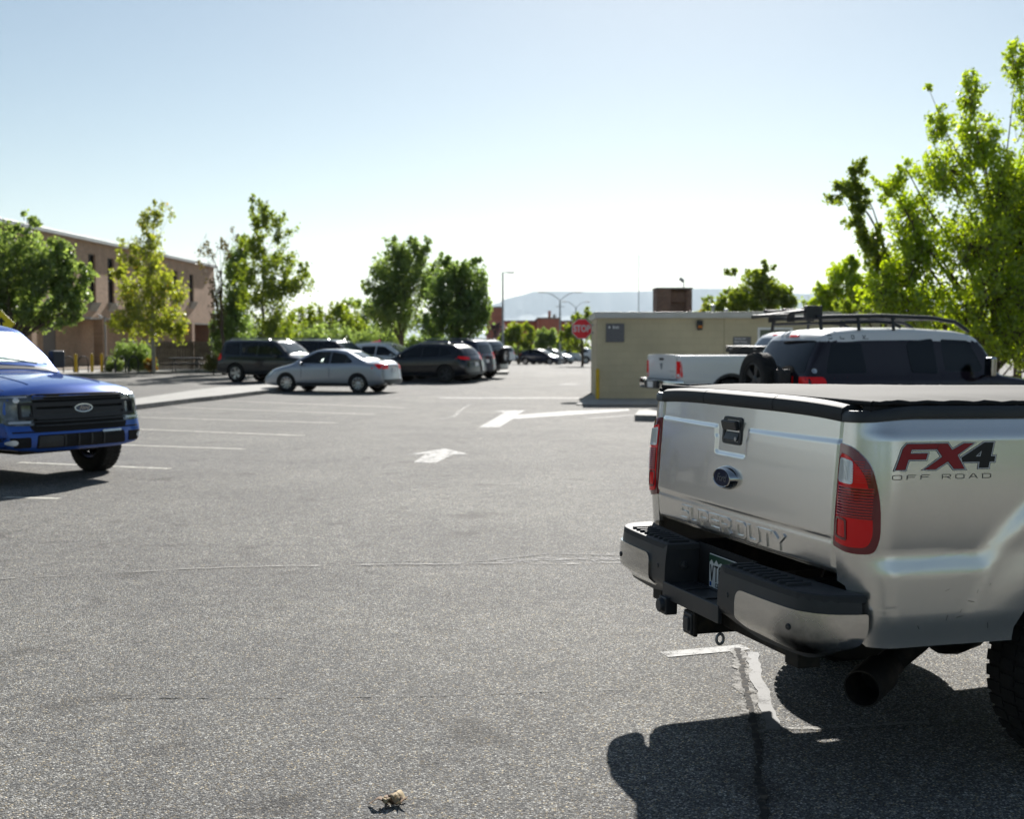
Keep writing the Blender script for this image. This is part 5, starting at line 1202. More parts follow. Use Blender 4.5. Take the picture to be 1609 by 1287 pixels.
    ch = MB(); ch.box((0, 2.2, .52), (1.1, 3.9, .2)); ch.box((0, .92, .42), (1.4, .12, .12)); ch.build('chassis', FRAMEM, t, bevel=.02)
    put_wheels(t, sp, .84, 'truck', 0, .27)
    # roof rack: rails on posts, cross bars, clamp mounts for a rooftop carrier
    rk = bpy.data.objects.new('roof_rack', None)
    mb = MB()
    for sg in (-1, 1):
        mb.tube([(sg * .66, .30, 2.06), (sg * .66, 1.4, 2.085), (sg * .65, 2.3, 2.06), (sg * .63, 2.75, 2.0), (sg * .62, 3.0, 1.86)], .034, 8)
        mb.tube([(sg * .66, .34, 1.97), (sg * .66, 1.3, 2.0), (sg * .66, 1.6, 1.98), (sg * .66, 1.75, 1.92)], .026, 6)
    root = mb.build('roof_rack', PLASTIC, t, 50)
    mb = MB()
    for sg in (-1, 1):
        for y in (.36, 1.0, 1.6): mb.tube([(sg * .70, y, 1.87), (sg * .66, y, 2.07)], .028, 6)
    mb.build('rack_post', PLASTIC, root, 50)
    mb = MB()
    for y in (.32, .75, 1.2, 1.65, 2.1, 2.5): mb.tube([(-.66, y, 2.04), (.66, y, 2.04)], .013, 6)
    mb.build('cross_bar', PLASTIC, root, 50)
    mb = MB()
    for x in (-.60, -.05, .48):
        mb.box((x, .30, 2.10), (.05, .12, .20)); mb.box((x, .27, 2.18), (.10, .20, .05))
    mb.box((.60, .28, 2.13), (.10, .26, .20)); mb.box((-.02, .20, 2.17), (1.25, .06, .035)); mb.box((-.30, .10, 2.10), (1.1, .05, .045)); mb.tube([(-.90, .12, 2.09), (.62, .16, 2.15)], .03, 8)
    mb.build('carrier_clamp', PLASTIC, root, 50, bevel=.008)
off_roader()

# ------------------------------------------------------------------ buildings, fences, signs, lamps
def brick(name, c1, c2, mo, axis='Y', sc_=1.0, mw=.012, bw=.20, bh=.066, rough=.9):
    m = mat(name, c1, rough); n = m.node_tree.nodes; l = m.node_tree.links; b = n['Principled BSDF']
    g = n.new('ShaderNodeNewGeometry'); sp = n.new('ShaderNodeSeparateXYZ'); l.new(g.outputs['Position'], sp.inputs[0])
    cb = n.new('ShaderNodeCombineXYZ'); l.new(sp.outputs[axis], cb.inputs[0]); l.new(sp.outputs['Z'], cb.inputs[1])
    t = n.new('ShaderNodeTexBrick'); t.inputs['Scale'].default_value = sc_; t.inputs['Color1'].default_value = (*c1, 1); t.inputs['Color2'].default_value = (*c2, 1)
    t.inputs['Mortar'].default_value = (*mo, 1); t.inputs['Mortar Size'].default_value = mw; t.inputs['Brick Width'].default_value = bw; t.inputs['Row Height'].default_value = bh
    t.inputs['Bias'].default_value = -.1
    l.new(cb.outputs[0], t.inputs['Vector'])
    no = n.new('ShaderNodeTexNoise'); no.inputs['Scale'].default_value = .9; no.inputs['Detail'].default_value = 6; l.new(g.outputs['Position'], no.inputs['Vector'])
    mr = n.new('ShaderNodeMapRange'); mr.inputs[3].default_value = .72; mr.inputs[4].default_value = 1.25; l.new(no.outputs[0], mr.inputs[0])
    mx = n.new('ShaderNodeMix'); mx.data_type = 'RGBA'; mx.blend_type = 'MULTIPLY'; mx.inputs[0].default_value = 1
    l.new(t.outputs[0], mx.inputs[6]); l.new(mr.outputs[0], mx.inputs[7]); l.new(mx.outputs[2], b.inputs['Base Color'])
    bp = n.new('ShaderNodeBump'); bp.inputs['Distance'].default_value = .01; bp.inputs['Strength'].default_value = .5; l.new(t.outputs['Fac'], bp.inputs['Height']); bp.invert = True
    l.new(bp.outputs[0], b.inputs['Normal']); return m
BRICK = brick('brown_brick', (.52, .325, .215), (.32, .195, .13), (.40, .33, .25))
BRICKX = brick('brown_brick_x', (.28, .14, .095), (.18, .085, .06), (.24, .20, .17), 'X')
CMU = brick('tan_block', (.56, .49, .335), (.53, .465, .318), (.51, .445, .305), 'X', 1, .010, .41, .203)
CMUY = brick('tan_block_side', (.56, .49, .335), (.53, .465, .318), (.51, .445, .305), 'Y', 1, .010, .41, .203)
TERRA = brick('terracotta_far', (.52, .19, .13), (.46, .165, .115), (.42, .2, .14), 'X', 1, .02, .6, .3)
FASCIA = mat('metal_fascia', (.50, .50, .49), .45, .3, noise=(3, (.44, .44, .42), .4, .7))
SIGNG = mat('sign_grey', (.11, .11, .125), .5, noise=(30, (.14, .14, .15), .4, .6))
SIGNR = mat('sign_red', (.95, .03, .045), .4)
WOODF = mat('weathered_wood', (.11, .085, .065), .9, noise=(3, (.20, .16, .125), .35, .7), bump=(30, .006))
POLE = mat('galvanised_pole', (.34, .35, .36), .5, .6)
WINF = mat('window_frame_dark', (.03, .025, .022), .5)

def brick_building():
    y0, y1, xa = 48.0, 101.0, -27.0
    X = lambda y: -27.0 + (y - 66) * .045
    ang = math.atan2(.045, 1); t = thing('brick_building', 'two-storey brown brick building with narrow paired windows behind the trees at left', 'building', (X(y0), y0, 0), -ang)
    Ln = (y1 - y0) / math.cos(ang)      # local: y along the wall, +x faces the lot
    z2 = 3.25
    def opening_wall(name, zlo, zhi, xf, ops, thick=.35, m=BRICK):
        out = [(0, zlo), (Ln, zlo), (Ln, zhi), (0, zhi)]
        return sheet(out, (50, 50), lambda a, b: (Vector((xf, a, b)), Vector((1, 0, 0))), name, m, t, thick=thick, smooth=None, holes=ops)
    wins = [(75.0, 4.2, 7.25), (78.1, 4.25, 7.2), (91.0, 4.9, 7.15), (94.9, 4.9, 7.1), (59.5, 4.2, 7.25), (62.4, 4.2, 7.2)]
    ops = [[(y - y0 - .55, a), (y - y0 + .55, a), (y - y0 + .55, b), (y - y0 - .55, b)] for y, a, b in wins]
    opening_wall('upper_wall', z2, 8.0, 0, ops)
    low = opening_wall('lower_wall', -.6, z2 + .3, -1.7, [[(23.5, -.2), (25.3, -.2), (25.3, 2.7), (23.5, 2.7)]])
    mb = MB(); mb.box((-1.75, 24.4, 1.2), (.06, 1.8, 2.9)); mb.build('door', mat('brown_door', (.10, .08, .07), .5), t)
    for (y, a, b) in wins:
        c = y - y0; mb = MB()
        for q in (-.52, 0, .52): mb.box((-.16, c + q, (a + b) / 2), (.07, .06, b - a))
        for z in (a + .04, (a + b) / 2, b - .04): mb.box((-.157, c, z), (.07, 1.1, .06))
        w_ = mb.build('window', WINF, t)
        mb = MB(); mb.box((-.20, c, (a + b) / 2), (.02, 1.12, b - a)); mb.build('pane', GLASS, w_)
        mb = MB(); mb.prism([(0, a - .55), (.32, a), (0, a)], c - .62, c + .62, lambda p, q, r_: (p + .003, r_, q)); mb.build('sill', CONC, w_)
    mb = MB(); mb.box((.03, Ln / 2, 8.1), (.55, Ln + .2, .24)); mb.build('coping', FASCIA, t, bevel=.02)
    mb = MB(); mb.box((-.98, Ln / 2, z2 - .06), (1.95, Ln, .10)); mb.build('soffit', CONC, t)
    mb = MB(); mb.box((-9.6, Ln / 2, 7.9), (18.4, Ln - .1, .12)); mb.build('roof', FASCIA, t)
    mb = MB()
    mb.box((-10, .0, 3.7), (19.2, .35, 8.5)); mb.box((-10, Ln, 3.7), (19.2, .35, 8.5)); mb.box((-19.2, Ln / 2, 3.7), (.3, Ln - .4, 8.5)); mb.build('end_wall', BRICKX, t)
    for y in (66.5, 76.7, 85.5, 95): 
        mb = MB(); mb.box((-.25, y - y0, 1.3), (.62, .62, 3.8)); mb.build('column', BRICK, t, bevel=.01)
    mb = MB(); mb.box((-7, 32, 8.45), (2.5, 5, .9)); mb.build('roof_unit', FASCIA, t, bevel=.03)
    mb = MB(); mb.tube([(.08, 76.7 - y0, .2), (.08, 76.7 - y0, 3.3)], .07, 8); mb.build('downspout', POLE, t, 40)
brick_building()

def kiosk():
    kx, ky, D_ = 2.50, 34.7, 4.6; W_ = 11.2
    t = thing('tan_building', 'low tan block building with a flat roof and pale metal fascia, right of centre', 'building', (kx, ky, 0), R(-1.8))
    KR = lambda x, y, z: (kx + x * math.cos(R(1.8)) + y * math.sin(R(1.8)), ky - x * math.sin(R(1.8)) + y * math.cos(R(1.8)), z)
    door = [(4.69, .02), (5.71, .02), (5.71, 2.12), (4.69, 2.12)]
    sheet([(0, -.3), (W_, -.3), (W_, 2.40), (0, 2.40)], (30, 30), lambda a, b: (Vector((a, 0, b)), Vector((0, -1, 0))), 'front_wall', CMU, t, thick=.2, smooth=None, holes=[door])
    mb = MB(); mb.box((.10, D_ / 2 + .102, 1.05), (.2, D_ - .2, 2.7)); mb.box((W_ - .10, D_ / 2 + .102, 1.05), (.2, D_ - .2, 2.7)); mb.build('side_wall', CMUY, t)
    mb = MB(); mb.box((W_ / 2, D_ + .1, 1.05), (W_, .2, 2.7)); mb.build('back_wall', CMU, t)
    mb = MB(); mb.box((W_ / 2, D_ / 2 + .05, 2.475), (W_ + .10, D_ + .36, .17)); f = mb.build('fascia', FASCIA, t, bevel=.008)
    mb = MB(); mb.box((W_ / 2, D_ / 2 + .05, 2.565), (W_ + .14, D_ + .40, .022)); mb.build('roof_edge', FASCIA, t, bevel=.004)
    mb = MB()
    for x in (3.72, 7.4): mb.box((x, -.004, 1.2), (.012, .006, 2.38))
    mb.build('control_joint', mat('joint_tan', (.22, .185, .11), .9), t)
    mb = MB()
    for (x, z, sx, sz) in ((4.725, 1.07, .07, 2.1), (5.675, 1.07, .07, 2.1), (5.20, 2.085, .88, .07)): mb.box((x, -.005, z), (sx, .09, sz))
    d = mb.build('door_frame', WHITEP, t, bevel=.004)
    mb = MB(); mb.box((5.20, .06, 1.04), (.86, .05, 2.0)); mb.build('door', mat('green_door', (.14, .17, .13), .5), d)
    mb = MB(); mb.box((5.20, .03, 1.55), (.60, .012, .75)); mb.build('pane', GLASS, d)
    mb = MB(); mb.box((3.98 - .98, -.07, 2.22), (.17, .14, .20)); mb.box((3.98 - .98, -.09, 2.08), (.14, .10, .07)); l_ = mb.build('wall_light', PLAST_G, t, bevel=.01)
    mb = MB(); mb.box((3.0, -.095, 2.14), (.11, .10, .07)); mb.build('lamp_lens', AMBER, l_, bevel=.008)
    for x in (3.55, 3.95):
        mb = MB(); mb.tube([(x, 1.2, 2.5), (x, 1.2, 2.78 if x < 3.7 else 2.66)], .05, 10); mb.lathe([(.09, 2.76), (.07, 2.82), (.001, 2.83)], 12, lambda a, b, c: (x + a, 1.2 + b, c if x < 3.7 else c - .12)); mb.build('roof_vent', POLE, t, 40)
    # wall plates with lettering
    s1 = thing('wall_sign', 'grey square plate reading Exit near the left corner of the tan wall', 'sign', KR(.53, -.022, 1.96), R(-1.8))
    mb = MB(); mb.box((0, 0, 0), (.54, .03, .55)); p = mb.build('plate', SIGNG, s1, bevel=.004)
    text_obj('lettering', 'Exit', .12, WHITEP, s1, (.02, -.0165, .165), (R(90), 0, 0), bold=.002)
    mb = MB(); mb.box((-.17, -.0165, .165), (.055, .003, .065)); mb.build('symbol', WHITEP, s1)
    s2 = thing('wall_sign', 'small dark plate with three lines of writing beside the white door frame', 'sign', KR(4.24, -.022, 1.70), R(-1.8))
    mb = MB(); mb.box((0, 0, 0), (.52, .03, .30)); mb.build('plate', SIGNG, s2, bevel=.004)
    for i, tx in enumerate(('Parking for', 'Bank Group', 'Customers Only')):
        text_obj('lettering', tx, .075 if i < 2 else .066, WHITEP, s2, (-.22, -.0165, .09 - i * .088), (R(90), 0, 0), bold=.001, align='LEFT')
    # stop sign on a bracket from the side wall
    y_ = 36.0; x_ = 109.5 / 1850 * y_; 
    s = thing('stop_sign', 'red octagonal STOP sign on a bracket at the corner of the tan building', 'sign', (x_, y_, 2.095))
    def octg(r_): return [(r_ / math.cos(math.pi / 8) * math.cos(math.pi / 8 + i * math.pi / 4), r_ / math.cos(math.pi / 8) * math.sin(math.pi / 8 + i * math.pi / 4)) for i in range(8)]
    mb = MB(); mb.prism(octg(.305), 0, .004, lambda a, b, c: (a, c, b)); mb.build('border', WHITEP, s)
    mb = MB(); mb.prism(octg(.285), -.002, .001, lambda a, b, c: (a, c, b)); mb.build('plate', SIGNR, s)
    me = text_mesh('STOP', .255, .001, bold=.008, spacing=.98); me.materials.clear(); me.materials.append(WHITEP); me.transform(Matrix.Diagonal((.86, 1.12, 1, 1)))
    o_ = link('lettering', me, s); o_.location = (0, -.0035, 0); o_.rotation_euler = (R(90), 0, 0)
    mb = MB(); mb.tube([(0, .03, -.28), (0, .03, .28)], .022, 8); mb.tube([(0, .03, .12), (kx - x_, .03, .12)], .02, 8); mb.tube([(0, .03, -.12), (kx - x_, .03, -.12)], .02, 8); mb.build('bracket', POLE, s, 40)
    # air inlet, bollard
    b_ = thing('bollard', 'yellow steel bollard standing against the left corner of the tan building', 'bollard', (kx + .0, ky - .30, 0))
    mb = MB(); mb.lathe([(.055, 0), (.055, .86), (.045, .90), (.025, .92), (.001, .925)], 16, lambda a, b, c: (a, b, c)); mb.build('post', YELLOW, b_, 40)
    # brick tower behind, with a camera mast
    d = 60; xx = lambda px: (px - 804.5) / 1850 * d
    tw = thing('brick_tower', 'square brown brick tower top rising behind the roof of the tan building', 'building', ((xx(1028) + xx(1083)) / 2, d, 0))
    wd = xx(1083) - xx(1028)
    mb = MB(); mb.box((-wd * .30, 0, 1.9), (wd * .40, 1.7, 4.9)); mb.box((wd * .20, .25, 1.9), (wd * .60, 1.2, 4.9)); mb.box((wd * .1 + .06, -.30, 3.95), (wd * .42, .5, .52)); mb.box((wd * .42, -.1, 1.9), (wd * .16, 1.3, 4.8)); mb.build('wall', BRICKX, tw)
    mb = MB(); mb.box((0, 0, 4.38), (wd + .06, 1.8, .07)); mb.build('coping', CONC, tw)
    mb = MB(); mb.tube([(wd * .32, 0, 4.4), (wd * .32, 0, 4.78)], .03, 6); mb.box((wd * .26, 0, 4.84), (.26, .16, .16), rot=(0, R(40), 0)); mb.build('camera_mast', POLE, tw, bevel=.01)
kiosk()

def lamp_post(px, ptop, d, arms, label, name='street_lamp', half=None):
    p = D(px, ptop, d); z0 = gz(d); t = thing(name, label, 'street lamp', (p.x, d, z0)); H = p.z - z0
    sink = 0 if arms == 1 else .75
    mb = MB(); mb.tube([(0, 0, 0), (0, 0, (H - sink) * .5), (0, 0, H - sink)], [.11, .09, .07], 10); mb.lathe([(.2, 0), (.2, .25), (.001, .25)], 10); mb.build('pole', POLE, t, 40)
    for sg in ((1, -1) if arms == 2 else (1,)):
        w_ = half or .7; mb = MB()
        if arms == 2: pts = [(0, 0, H - sink)] + [(sg * w_ * (i / 8), 0, H - sink + sink * math.sin(i / 8 * math.pi / 2)) for i in range(1, 9)]
        else: pts = [(0, 0, H - .02), (sg * w_, 0, H + .05)]
        mb.tube(pts, .035, 6); a_ = mb.build('arm', POLE, t, 50)
        mb = MB(); mb.box((sg * (w_ + .22), 0, H + .0), (.62, .28, .11)); mb.build('lamp_head', POLE, a_, bevel=.03)
    if arms == 2:
        mb = MB(); mb.box((0, 0, H - 1.35), (.9, .08, .05)); mb.build('cross_arm', POLE, t)
lamp_post(790, 428, 100, 1, 'tall slim single-arm lamp pole against the sky right of the dark trees', half=.45)
lamp_post(880, 459, 110, 2, 'tall double-arm parking lot lamp left of the stop sign', half=1.5)
lamp_post(905, 474, 145, 2, 'smaller more distant double-arm lamp just above the stop sign', half=1.2)
p = D(1004, 400, 190); t = thing('radio_mast', 'thin pale radio mast rising far behind the tan building', 'mast', (p.x, 190, -.68))
mb = MB(); mb.tube([(0, 0, 0), (0, 0, p.z + .68)], [.10, .05], 6); mb.build('mast', POLE, t, 40)
mb = MB(); mb.box((0, 0, .15), (.5, .5, .3)); mb.build('base', CONC, t)

def far_block(label, x0, x1, ytop, d, dep=18, extra=(), m=TERRA, name='terracotta_building'):
    a, b = D(x0, ytop, d), D(x1, ytop, d); t = thing(name, label, 'building', ((a.x + b.x) / 2, d, -.68)); H = a.z + .68; W_ = b.x - a.x
    mb = MB(); mb.box((0, dep / 2, H / 2), (W_, dep, H)); mb.build('wall', m, t)
    mb = MB(); mb.box((0, dep / 2, H + .1), (W_ + .3, dep + .3, .2)); mb.build('roof', CONC, t)
    for i in range(max(1, int(W_ / 3))):
        mb = MB(); mb.box((-W_ / 2 + 1.5 + i * 3, -.02, H * .55), (1.1, .08, 1.5)); f = mb.build('window', WINF, t); mb = MB(); mb.box((-W_ / 2 + 1.5 + i * 3, -.063, H * .55), (.95, .02, 1.35)); mb.build('pane', GLASS, f)
    for (px0, px1, pt, mm) in extra:
        c, e = D(px0, pt, d), D(px1, pt, d); mb = MB(); mb.box(((c.x + e.x) / 2 - (a.x + b.x) / 2, 2, (H + c.z + .68) / 2), (e.x - c.x, 1.6, c.z + .68 - H + .4)); mb.build('chimney', mm, t)
far_block('low terracotta building with chimney, between the far lamp posts', 846, 880, 501, 165, extra=((862, 866, 490, TERRA), (869, 874, 496, FASCIA)))
far_block('long low terracotta roofline running behind the far trees', 792, 900, 505.5, 175, name='terracotta_building')
far_block('tall reddish building end showing right of the dark maple crown', 764, 789, 484, 150, m=TERRA)
far_block('pale low shed wall behind the far parked cars', 800, 935, 546, 150, m=CONC, name='shed', dep=4)

def stick_things():
    # wooden fence behind the grey SUV
    t = thing('wooden_fence', 'weathered brown board fence between the brick building and the dark bushes', 'fence', (-20.6, 66.5, 0), R(7))
    rr = random.Random(4); mb = MB(); x = 0
    while x < 9.6:
        w_ = .14; mb.box((x, rr.uniform(-.012, .012), .86 + rr.uniform(-.02, .02)), (w_ - .015, .02, 1.72)); x += w_
    mb.build('boards', WOODF, t)
    mb = MB(); mb.box((4.8, .04, .4), (9.6, .05, .09)); mb.box((4.8, .04, 1.4), (9.6, .05, .09)); mb.build('rail', WOODF, t)
    for i in range(5):
        mb = MB(); mb.box((i * 2.4, .11, .9), (.1, .1, 1.9)); mb.build('post', WOODF, t)
    # bollards and bike racks
    labs = ('leftmost of three yellow bollards by the brick wall', 'middle one of three yellow bollards by the brick wall', 'rightmost of three yellow bollards, next to the brick column')
    for i, (px, d) in enumerate(((119.5, 60.5), (145, 61), (160.5, 61.5))):
        b_ = thing('bollard', labs[i], 'bollard', ((px - 804.5) / 1850 * d, d, .1), group='yellow bollards by the brick building')
        mb = MB(); mb.lathe([(.075, 0), (.075, .92), (.06, .97), (.001, 1.0)], 12); mb.build('post', YELLOW, b_, 40)
    labs = ('bike rack hoop left of the first yellow bollard', 'bike rack hoop between the first two yellow bollards', 'bike rack hoop right of the brick column', 'bike rack hoop before the low green bush', 'rightmost bike rack hoop, before the dark hedge')
    for i, px in enumerate((108, 131, 173, 190, 210)):
        d = 60.2; b_ = thing('bike_rack', labs[i], 'bike rack', ((px - 804.5) / 1850 * d, d, .1), R(62), group='bike rack hoops')
        mb = MB(); mb.tube([(-.33, 0, 0), (-.33, 0, .55)] + [(-.33 * math.cos(a), 0, .55 + .30 * math.sin(a)) for a in [math.pi * k / 8 for k in range(1, 8)]] + [(.33, 0, .55), (.33, 0, 0)], .03, 8); mb.build('hoop', PLAST_G, b_, 50)
        mb = MB(); mb.box((-.33, 0, .005), (.14, .14, .01)); mb.box((.33, 0, .005), (.14, .14, .01)); mb.build('foot_plate', PLAST_G, b_)
    # picnic table
    t = thing('picnic_table', 'dark metal picnic table with benches before the wooden fence', 'picnic table', ((292 - 804.5) / 1850 * 62.5, 62.5, .1), R(8))
    mb = MB(); mb.box((0, 0, .74), (1.7, .75, .05)); mb.build('table_top', PLASTIC, t, bevel=.01)
    for sg in (-1, 1):
        mb = MB(); mb.box((0, sg * .68, .45), (1.7, .27, .04)); mb.build('bench', PLASTIC, t, bevel=.01)
        mb = MB(); mb.tube([(sg * .6, -.6, 0), (sg * .6, -.25, .72)], .03, 6); mb.tube([(sg * .6, .6, 0), (sg * .6, .25, .72)], .03, 6); mb.tube([(sg * .6, -.7, .42), (sg * .6, .7, .42)], .03, 6); mb.build('leg', PLASTIC, t, 40)
    # yellow warning sign
    d = 34; c = D(2, 509, d); t = thing('warning_sign', 'yellow diamond warning sign with black arrow beneath the big left tree', 'sign', (c.x, d, 0))
    k = .40; mb = MB(); mb.prism([(0, c.z - k), (k, c.z), (0, c.z + k), (-k, c.z)], 0, .006, lambda a, b, q: (a, q, b)); mb.build('plate', mat('sign_yellow', (.75, .60, .01), .45), t)
    mb = MB(); mb.prism([(-.04, c.z - .2), (.04, c.z - .2), (.04, c.z + .05), (.13, c.z + .05), (0, c.z + .2), (-.13, c.z + .05), (-.04, c.z + .05)], -.003, .001, lambda a, b, q: (a, q, b)); mb.build('arrow', DECALK, t)
    mb = MB(); mb.tube([(0, .03, 0), (0, .03, c.z + .3)], .03, 8); mb.build('post', POLE, t, 40)
    # wall camera on the brick column
    d = 76; c = D(158, 497, d); t = thing('security_camera', 'white dome camera on the brick column under the overhang', 'camera', (c.x + .12, d - .35, c.z))
    mb = MB(); mb.lathe([(.001, -.16), (.10, -.13), (.14, -.04), (.14, .02), (.001, .04)], 14); mb.build('dome', WHITEP, t, 40); mb = MB(); mb.tube([(0, 0, .02), (-.2, .05, .1)], .04, 6); mb.build('mount', POLE, t, 40)
stick_things()

# ------------------------------------------------------------------ trees and plants
def leafmat(name, c1, c2, tr=.5, c3=None):
    m = bpy.data.materials.new(name); m.use_nodes = True; n = m.node_tree.nodes; l = m.node_tree.links; n.remove(n['Principled BSDF'])
    g = n.new('ShaderNodeNewGeometry'); cr = n.new('ShaderNodeValToRGB'); l.new(g.outputs['Random Per Island'], cr.inputs[0])
    e = cr.color_ramp.elements; e[0].color = (*c1, 1); e[1].color = (*c2, 1)
    if c3: q = e.new(.9); q.color = (*c2, 1); e[2].position = 1; e[2].color = (*c3, 1)
    d = n.new('ShaderNodeBsdfDiffuse'); t = n.new('ShaderNodeBsdfTranslucent'); gl = n.new('ShaderNodeBsdfGlossy'); gl.inputs['Roughness'].default_value = .38; gl.inputs['Color'].default_value = (.5, .5, .5, 1)
    l.new(cr.outputs[0], d.inputs[0])
    hs = n.new('ShaderNodeHueSaturation'); hs.inputs['Hue'].default_value = .485; hs.inputs['Saturation'].default_value = 1.15; hs.inputs['Value'].default_value = 2.8; l.new(cr.outputs[0], hs.inputs['Color']); l.new(hs.outputs[0], t.inputs[0])
    m1 = n.new('ShaderNodeMixShader'); m1.inputs[0].default_value = tr; l.new(d.outputs[0], m1.inputs[1]); l.new(t.outputs[0], m1.inputs[2])
    m2 = n.new('ShaderNodeMixShader'); m2.inputs[0].default_value = .10; l.new(m1.outputs[0], m2.inputs[1]); l.new(gl.outputs[0], m2.inputs[2])
    l.new(m2.outputs[0], n['Material Output'].inputs[0]); return m
LF_MAPLE = leafmat('leaf_lit_maple', (.12, .185, .022), (.255, .325, .05), .64)
LF_GREEN = leafmat('leaf_green', (.10, .15, .05), (.175, .235, .065), .57)
LF_DARK = leafmat('leaf_dark', (.090, .140, .045), (.15, .215, .06), .55)
LF_ASPEN = leafmat('leaf_aspen', (.12, .155, .03), (.20, .235, .045), .6, (.30, .25, .05))
LF_MID = leafmat('leaf_mid', (.09, .135, .024), (.165, .21, .036), .57)
LF_OLIVE = leafmat('leaf_blue_green', (.030, .055, .028), (.06, .10, .045), .3)
LF_CONIF = leafmat('needle_blue', (.07, .10, .10), (.12, .155, .15), .3)
LF_GRASS = leafmat('grass_straw', (.10, .12, .03), (.20, .19, .07), .4)
LF_FLOWER = leafmat('flower_pink', (.35, .06, .10), (.5, .12, .16), .3)
BARK = mat('bark_brown', (.085, .060, .042), .95, noise=(12, (.15, .12, .09), .4, .7), bump=(30, .02))
BARKP = mat('bark_pale', (.36, .34, .29), .9, noise=(6, (.12, .11, .09), .55, .68), bump=(30, .01))
def leaves_mesh(name, P, size, seed, droop=.0, nrm=None):
    r_ = np.random.default_rng(seed); n = len(P); P = np.asarray(P, float)
    a = r_.normal(size=(n, 3)); a[:, 2] -= droop; a /= np.linalg.norm(a, axis=1)[:, None]
    b = np.cross(a, r_.normal(size=(n, 3))); b /= np.linalg.norm(b, axis=1)[:, None]
    s = size * r_.uniform(.6, 1.35, (n, 1)); c = np.cross(a, b)
    v = np.stack([P - a * s * .9, P - a * s * .1 + b * s * .52 + c * s * .12, P + a * s * .9, P - a * s * .1 - b * s * .52 + c * s * .12], 1).reshape(-1, 3)
    me = bpy.data.meshes.new(name); me.vertices.add(4 * n); me.vertices.foreach_set('co', v.ravel().astype('f'))
    me.loops.add(4 * n); me.loops.foreach_set('vertex_index', np.arange(4 * n, dtype='i')); me.polygons.add(n)
    me.polygons.foreach_set('loop_start', np.arange(0, 4 * n, 4, dtype='i')); me.polygons.foreach_set('loop_total', np.full(n, 4, 'i')); me.update(calc_edges=True); return me
def tree(name, label, d, px, lobes, n, size, lm, bark=BARK, group='trees round the parking lot', seed=1, trunk=.12, cat='tree', spread=1.0, twigs=True, base=None, bare=0, clump=.30, zbase=None, trf=.72, per=45):
    """lobes: (px, py, rx, ry[, weight]) as surveyed at distance d; each lobe is a limb with twigs and leaf clumps"""
    rr = random.Random(seed); nr = np.random.default_rng(seed); s = d / FPX
    bx = (px - 804.5) * s; z0 = zbase if zbase is not None else gz(d)
    t = thing(name, label, cat, (bx, d, z0), group=group)
    L = []
    for lb in lobes:
        p = D(lb[0], lb[1], d); rx, rz = lb[2] * s, lb[3] * s
        L.append((Vector((p.x - bx, rr.uniform(-.5, .5) * rx, p.z - z0)), rx, rz, lb[4] * s * s if len(lb) > 4 else rx * rz))
    top = max(c.z for c, *_ in L); low = min(c.z - rz for c, rx, rz, w_ in L)
    fork = max(.18 * top, min(low, .35 * top), .3); htr = max(fork + .2, top * trf)
    tx = sum(c.x * w_ for c, rx, rz, w_ in L) / sum(w_ for *_, w_ in L) * .35
    mb = MB(); wob = [Vector((0, 0, -.1))]; ntk = 7
    for i in range(1, ntk + 1):
        f = i / ntk; wob.append(Vector((tx * f + rr.uniform(-.06, .06), rr.uniform(-.06, .06), htr * f)))
    mb.tube(wob, [trunk * (1 - .70 * i / ntk) for i in range(ntk + 1)], 8)
    pts = []; tw = MB(); tot = sum(w_ for *_, w_ in L)
    for (c, rx, rz, w_) in L:
        hd = math.hypot(c.x - tx, c.y); zs = min(max(c.z - hd * 1.5 - rz * .7, fork * .7), htr * .97); f = zs / htr
        st = Vector((tx * f, 0, zs)); r0 = trunk * (1 - .7 * f) * .55
        m1 = st.lerp(c, .4) + Vector((0, 0, (c.z - zs) * .04)); m2 = st.lerp(c, .75) + Vector((rr.uniform(-.1, .1) * rx, 0, -(c.z - zs) * .03))
        mb.tube([st, m1, m2, c], [r0, r0 * .62, r0 * .36, r0 * .18], 6)
        m_ = max(8, int(n * w_ / tot)); ncl = max(5, int(m_ / per))
        for k in range(ncl):
            u = Vector(nr.normal(size=3)).normalized() * (nr.uniform(.03, 1) ** .42); u.z = u.z * .95 + .05
            e = c + Vector((u.x * rx, u.y * rx * .95, u.z * rz))
            back = Vector((c.x - e.x, c.y - e.y, 0)) * rr.uniform(.15, .45) + Vector((0, 0, -rz * rr.uniform(.25, .7)))
            q = e + back; mm = q.lerp(e, .5) + Vector((rr.uniform(-1, 1), rr.uniform(-1, 1), 0)) * .06 * rx
            if twigs: tw.tube([c.lerp(q, .35), q, mm, e], [trunk * .07 + .004, trunk * .05 + .003, .005, .003], 3, cap=False)
            if rr.random() < bare: continue
            ml = int(m_ / ncl * rr.uniform(.4, 1.6)); tt = nr.uniform(0, 1.08, (ml, 1)); base_ = np.array(q) * (1 - tt) + np.array(e) * tt
            cr_ = (clump * min(rx, rz) * .42 + size * .8) * (1.15 - .5 * tt)
            pts.append(base_ + nr.normal(size=(ml, 3)) * cr_ * np.array([1, 1, .8]) * .6)
    mb.build('trunk', bark, t, 60)
    if twigs: tw.build('branches', bark, t, 60)
    if pts:
        P = np.concatenate(pts); P = P[P[:, 2] > .05]
        me = leaves_mesh('crown', P, size, seed); me.materials.append(lm); link('crown', me, t)
    return t
